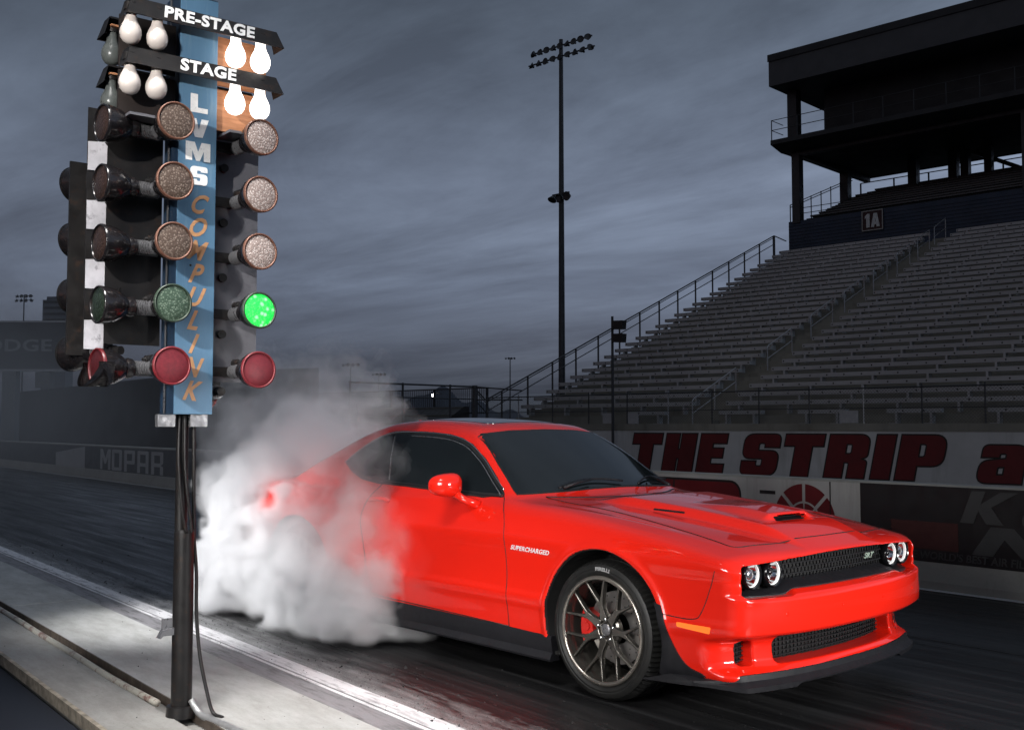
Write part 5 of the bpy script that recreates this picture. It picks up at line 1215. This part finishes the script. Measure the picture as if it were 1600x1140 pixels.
def nets(V,lv,o,h):
    S=V>lv; nx,ny,nz=V.shape
    cs=[S[a:nx-1+a,b:ny-1+b,c:nz-1+c] for a in (0,1) for b in (0,1) for c in (0,1)]
    cnt=sum(c.astype(np.int8) for c in cs); act=(cnt>0)&(cnt<8); idx=-np.ones(act.shape,np.int64); I=np.argwhere(act); idx[act]=np.arange(len(I))
    cor=[(a,b,c) for a in (0,1) for b in (0,1) for c in (0,1)]; val=[V[I[:,0]+a,I[:,1]+b,I[:,2]+c]-lv for a,b,c in cor]
    acc=np.zeros((len(I),3)); n=np.zeros(len(I))
    for p in range(8):
        for q in range(p+1,8):
            if sum(abs(cor[p][k]-cor[q][k]) for k in range(3))!=1: continue
            m=(val[p]>0)!=(val[q]>0); t=np.where(m,val[p]/np.where(m,val[p]-val[q],1),0)
            for k in range(3): acc[:,k]+=np.where(m,cor[p][k]+t*(cor[q][k]-cor[p][k]),0)
            n+=m
    P=(acc/n[:,None]+I)*h+np.array(o); F=[]
    for ax in range(3):
        s0=[slice(None)]*3; s1=[slice(None)]*3; s0[ax]=slice(0,-1); s1[ax]=slice(1,None)
        A=S[tuple(s0)]; E=np.argwhere(A!=S[tuple(s1)]); o1,o2=[k for k in range(3) if k!=ax]
        E=E[(E[:,o1]>0)&(E[:,o2]>0)&(E[:,o1]<S.shape[o1]-1)&(E[:,o2]<S.shape[o2]-1)]; q=[]
        for d1,d2 in ((1,1),(0,1),(0,0),(1,0)):
            c=E.copy(); c[:,o1]-=d1; c[:,o2]-=d2; q.append(idx[c[:,0],c[:,1],c[:,2]])
        q=np.stack(q,1); fl=A[E[:,0],E[:,1],E[:,2]]
        if ax==1: fl=~fl
        q[~fl]=q[~fl][:,::-1]; F.append(q)
    return P,np.concatenate(F)
def smoke_mat(name,dens,col=(.97,.97,.98),an=.15):
    m=bpy.data.materials.new(name); m.use_nodes=True; nt=m.node_tree; nt.nodes.clear(); out=nt.nodes.new('ShaderNodeOutputMaterial')
    v=nt.nodes.new('ShaderNodeVolumePrincipled'); v.inputs['Color'].default_value=(*col,1); v.inputs['Density'].default_value=dens; v.inputs['Anisotropy'].default_value=an
    nt.links.new(v.outputs[0],out.inputs['Volume']); m.cycles.homogeneous_volume=True; return m
def smoke_field(BL,o,shape,h,amp,seed,sharp=9,ground=.02):
    X,Y,Z=[np.arange(s,dtype=np.float32)*h+o[k] for k,s in enumerate(shape)]
    X=X[:,None,None]; Y=Y[None,:,None]; Z=Z[None,None,:]
    w=[(lattice(shape,h,.55,seed+k)-.5)*.30+(lattice(shape,h,.20,seed+7+k)-.5)*.10 for k in range(3)]
    F=np.zeros(shape,np.float32); W=np.zeros(shape,np.float32); K=np.zeros(shape,np.float32)
    for x,y,z,r,wt in BL:
        r=r*1.16
        d=np.sqrt((X+w[0]-x)**2+(Y+w[1]-y)**2+(Z+w[2]-z)**2)/r
        e=np.exp(sharp*np.clip(1.35-d,-2,1.4)); K+=e; W+=e*wt
    W/=np.maximum(K,1e-6); F=np.log(np.maximum(K,1e-6))/sharp
    n=np.zeros(shape,np.float32)
    for k,(p,a) in enumerate(((.42,.28),(.22,.34),(.115,.30),(.062,.24),(.040,.16))):
        b=lattice(shape,h,p,seed+20+k); n+=a*(1-2*np.abs(2*b-1)) if k<3 else a*(2*b-1)
    D=np.clip(F-.12+amp*n,0,1.0); D=D/(D+.20)*1.20
    rg=1-np.abs(2*lattice(shape,h,.30,seed+50)-1); rg2=1-np.abs(2*lattice(shape,h,.13,seed+51)-1); thin=np.clip((.45-W)/.30,0,1)
    D=D*(1-thin*np.clip(1.25-1.05*(.6*rg+.4*rg2)-.0,0,.9))
    fade=np.clip((Z-ground)/.05,0,1)
    return D*W*fade
h=.021; o_=(-4.9,-2.1,-.02); sh=(int(4.9/h),int(4.1/h),int(2.5/h))
D=smoke_field(BL,o_,sh,h,.62,101)
D[0]=D[-1]=0; D[:,0]=D[:,-1]=0; D[:,:,0]=D[:,:,-1]=0
SMK=None; prev=0
LV=(.012,.035,.07,.12,.19,.28,.39,.52,.66,.80); DMAX=20.0
for i,lv in enumerate(LV):
    nxt=LV[i+1] if i+1<len(LV) else 1.0
    # density added by this shell: half-way levels of a staircase that follows the field
    c=(lv+nxt)/2; add=(c-prev)*DMAX; prev=c
    P,F=nets(D,lv,o_,h)
    o=from_py('tyre_smoke' if SMK is None else 'denser_smoke',P,F,smoke_mat('smoke_%s'%('abcdefghijk'[i]),add),SMK,True)
    if SMK is None: SMK=o; tag(o,'billowing white tyre smoke around the rear wheel of the red car','smoke',kind='stuff')
# thin grey smoke drifting off to the left behind the car
B2=np.array([(-6.5,.6,.6,1.6,.5),(-9,.8,1.0,2.0,.6),(-12,1.2,1.3,2.6,.7),(-16,1.8,1.6,3.2,.8),(-21,2.5,2.0,3.9,.9),(-27,3.5,2.3,4.8,1.0),(-33,4,2.5,5.5,1.0),(-7,1.8,1.9,1.5,.3),(-10,3,2.4,2.0,.3)])
h2=.22; o2=(-42,-5,-.05); sh2=(int(39/h2),int(20/h2),int(8/h2))
def drift():
    X,Y,Z=[np.arange(s,dtype=np.float32)*h2+o2[k] for k,s in enumerate(sh2)]; X=X[:,None,None]; Y=Y[None,:,None]; Z=Z[None,None,:]
    F=np.zeros(sh2,np.float32)
    for x,y,z,r,wt in B2: F=np.maximum(F,(1.25-np.sqrt((X-x)**2+(Y-y)**2+((Z-z)*1.5)**2)/r)*wt)
    n=sum(a*(2*lattice(sh2,h2,p,300+k)-1) for k,(p,a) in enumerate(((3.2,.45),(1.6,.3),(.8,.2))))
    F=F+.45*n*(F>.02); F[0]=F[-1]=0; F[:,0]=F[:,-1]=0; F[:,:,0]=F[:,:,-1]=0; return F
D2=drift(); DR=None
for i,(lv,dn) in enumerate(((.06,.004),(.22,.005),(.42,.006),(.65,.007))):
    P,F=nets(D2,lv,o2,h2); o=from_py('drifting_smoke' if DR is None else 'denser_smoke',P,F,smoke_mat('drift_%s'%'abcd'[i],dn,(.92,.92,.91),.2),DR,True)
    if DR is None: DR=o; tag(o,'thin grey smoke drifting over the strip far behind the light tree','smoke',kind='stuff')
# ================================================================== dusk sky, weak sun, flash heads standing out of frame
w=bpy.data.worlds.new('World'); SC.world=w; w.use_nodes=True; nt=w.node_tree; nt.nodes.clear()
out=N(nt,'ShaderNodeOutputWorld'); bg=N(nt,'ShaderNodeBackground'); L(nt,bg.outputs[0],out.inputs[0])
tc=N(nt,'ShaderNodeTexCoord'); sp=N(nt,'ShaderNodeSeparateXYZ'); L(nt,tc.outputs['Generated'],sp.inputs[0])
sky=N(nt,'ShaderNodeTexSky',sky_type='NISHITA'); sky.sun_disc=False; sky.sun_elevation=math.radians(2.5); sky.sun_rotation=math.radians(200); sky.air_density=2.0; sky.dust_density=3.0
el=sp.outputs[2]
base=ramp(nt,el,[(.0,(.036,.042,.054)),(.05,(.058,.070,.094)),(.13,(.150,.187,.262)),(.22,(.20,.246,.34)),(.36,(.122,.155,.212)),(.52,(.088,.114,.162)),(.75,(.17,.20,.25)),(1,(.24,.27,.32))])
zz=math_(nt,'ADD',math_(nt,'MAXIMUM',el,0.0),.11)
cx=math_(nt,'DIVIDE',sp.outputs[0],zz); cy=math_(nt,'DIVIDE',sp.outputs[1],zz); cv=N(nt,'ShaderNodeCombineXYZ'); L(nt,cx,cv.inputs[0]); L(nt,cy,cv.inputs[1])
mp=N(nt,'ShaderNodeMapping'); mp.inputs['Rotation'].default_value=(0,0,math.radians(38)); mp.inputs['Scale'].default_value=(.42,.85,1); mp.inputs['Location'].default_value=(3.1,1.7,0); L(nt,cv.outputs[0],mp.inputs[0])
n1=N(nt,'ShaderNodeTexNoise'); n1.inputs['Scale'].default_value=.62; n1.inputs['Detail'].default_value=9; n1.inputs['Roughness'].default_value=.60; n1.inputs['Distortion'].default_value=.5; L(nt,mp.outputs[0],n1.inputs['Vector'])
n2=N(nt,'ShaderNodeTexNoise'); n2.inputs['Scale'].default_value=1.7; n2.inputs['Detail'].default_value=9; n2.inputs['Roughness'].default_value=.66; n2.inputs['Distortion'].default_value=1.0; L(nt,mp.outputs[0],n2.inputs['Vector'])
cl=math_(nt,'ADD',math_(nt,'MULTIPLY',n1.outputs['Fac'],.74),math_(nt,'MULTIPLY',n2.outputs['Fac'],.26))
shade=ramp(nt,cl,[(.36,(.48,.49,.52)),(.46,(.80,.81,.83)),(.53,(1.05,1.06,1.07)),(.64,(1.48,1.47,1.45))])
c=mix(nt,1.0,base,shade,'MULTIPLY')
# darker towards the left of the view, brighter over the stand
az=math_(nt,'MULTIPLY_ADD',math_(nt,'ADD',math_(nt,'MULTIPLY',sp.outputs[0],.652),math_(nt,'MULTIPLY',sp.outputs[1],.758)),.62,1.0)
cz=N(nt,'ShaderNodeCombineColor'); 
for i in range(3): L(nt,az,cz.inputs[i])
c=mix(nt,1.0,c,cz.outputs[0],'MULTIPLY')
sm=N(nt,'ShaderNodeMix'); sm.data_type='RGBA'; sm.blend_type='ADD'; sm.inputs[0].default_value=.012; L(nt,c,sm.inputs[6]); L(nt,sky.outputs[0],sm.inputs[7])
L(nt,sm.outputs[2],bg.inputs[0]); bg.inputs[1].default_value=1.0
def aim(o,loc,to):
    o.location=loc; o.rotation_euler=(Vector(to)-Vector(loc)).to_track_quat('-Z','Y').to_euler()
def spot(name,loc,to,power,deg,blend=.6,size=.25,col=(1,.97,.94)):
    l=bpy.data.lights.new(name,'SPOT'); l.energy=power; l.spot_size=math.radians(deg); l.spot_blend=blend; l.shadow_soft_size=size; l.color=col
    o=bpy.data.objects.new(name,l); link(o); aim(o,loc,to); return o
def area(name,loc,to,power,sx,sy,spread=120,col=(1,.98,.96)):
    l=bpy.data.lights.new(name,'AREA'); l.shape='RECTANGLE'; l.size=sx; l.size_y=sy; l.energy=power; l.spread=math.radians(spread); l.color=col
    o=bpy.data.objects.new(name,l); link(o); aim(o,loc,to); return o
sun=bpy.data.lights.new('sun','SUN'); sun.energy=.05; sun.angle=math.radians(15); sun.color=(1,.93,.86); so=bpy.data.objects.new('sun',sun); link(so); so.rotation_euler=(math.radians(70),0,math.radians(20))
spot('flash_tree',(3.25,-6.45,3.25),(.2,-2.6,2.5),950,34,.5,.05)
spot('flash_pad',(1.4,-3.6,4.4),(.45,-2.0,0),1250,46,1.0,.7)
area('flash_front',(6.6,-.5,1.5),(2.1,-.2,.6),34,1.5,.8,55)
area('flash_side',(2.7,-5.4,1.75),(.9,-.9,.5),31,2.4,1.0,60)
spot('flash_smoke',(-2.8,-4.6,2.4),(-2.0,-1.0,.15),1250,36,.8,.3,(1,1,1))
spot('flash_smoke_back',(-3.6,2.8,2.2),(-1.9,-.5,.2),260,50,.8,.3,(1,1,1))
# ------------------------------------------------------------------ render settings
cy=SC.cycles; cy.max_bounces=8; cy.diffuse_bounces=3; cy.glossy_bounces=4; cy.transmission_bounces=6; cy.volume_bounces=5; cy.transparent_max_bounces=16
cy.caustics_reflective=False; cy.caustics_refractive=False; cy.sample_clamp_indirect=6; cy.use_adaptive_sampling=True; cy.adaptive_threshold=.015
try:
    cy.use_denoising=True; cy.denoiser='OPENIMAGEDENOISE'
except Exception: pass
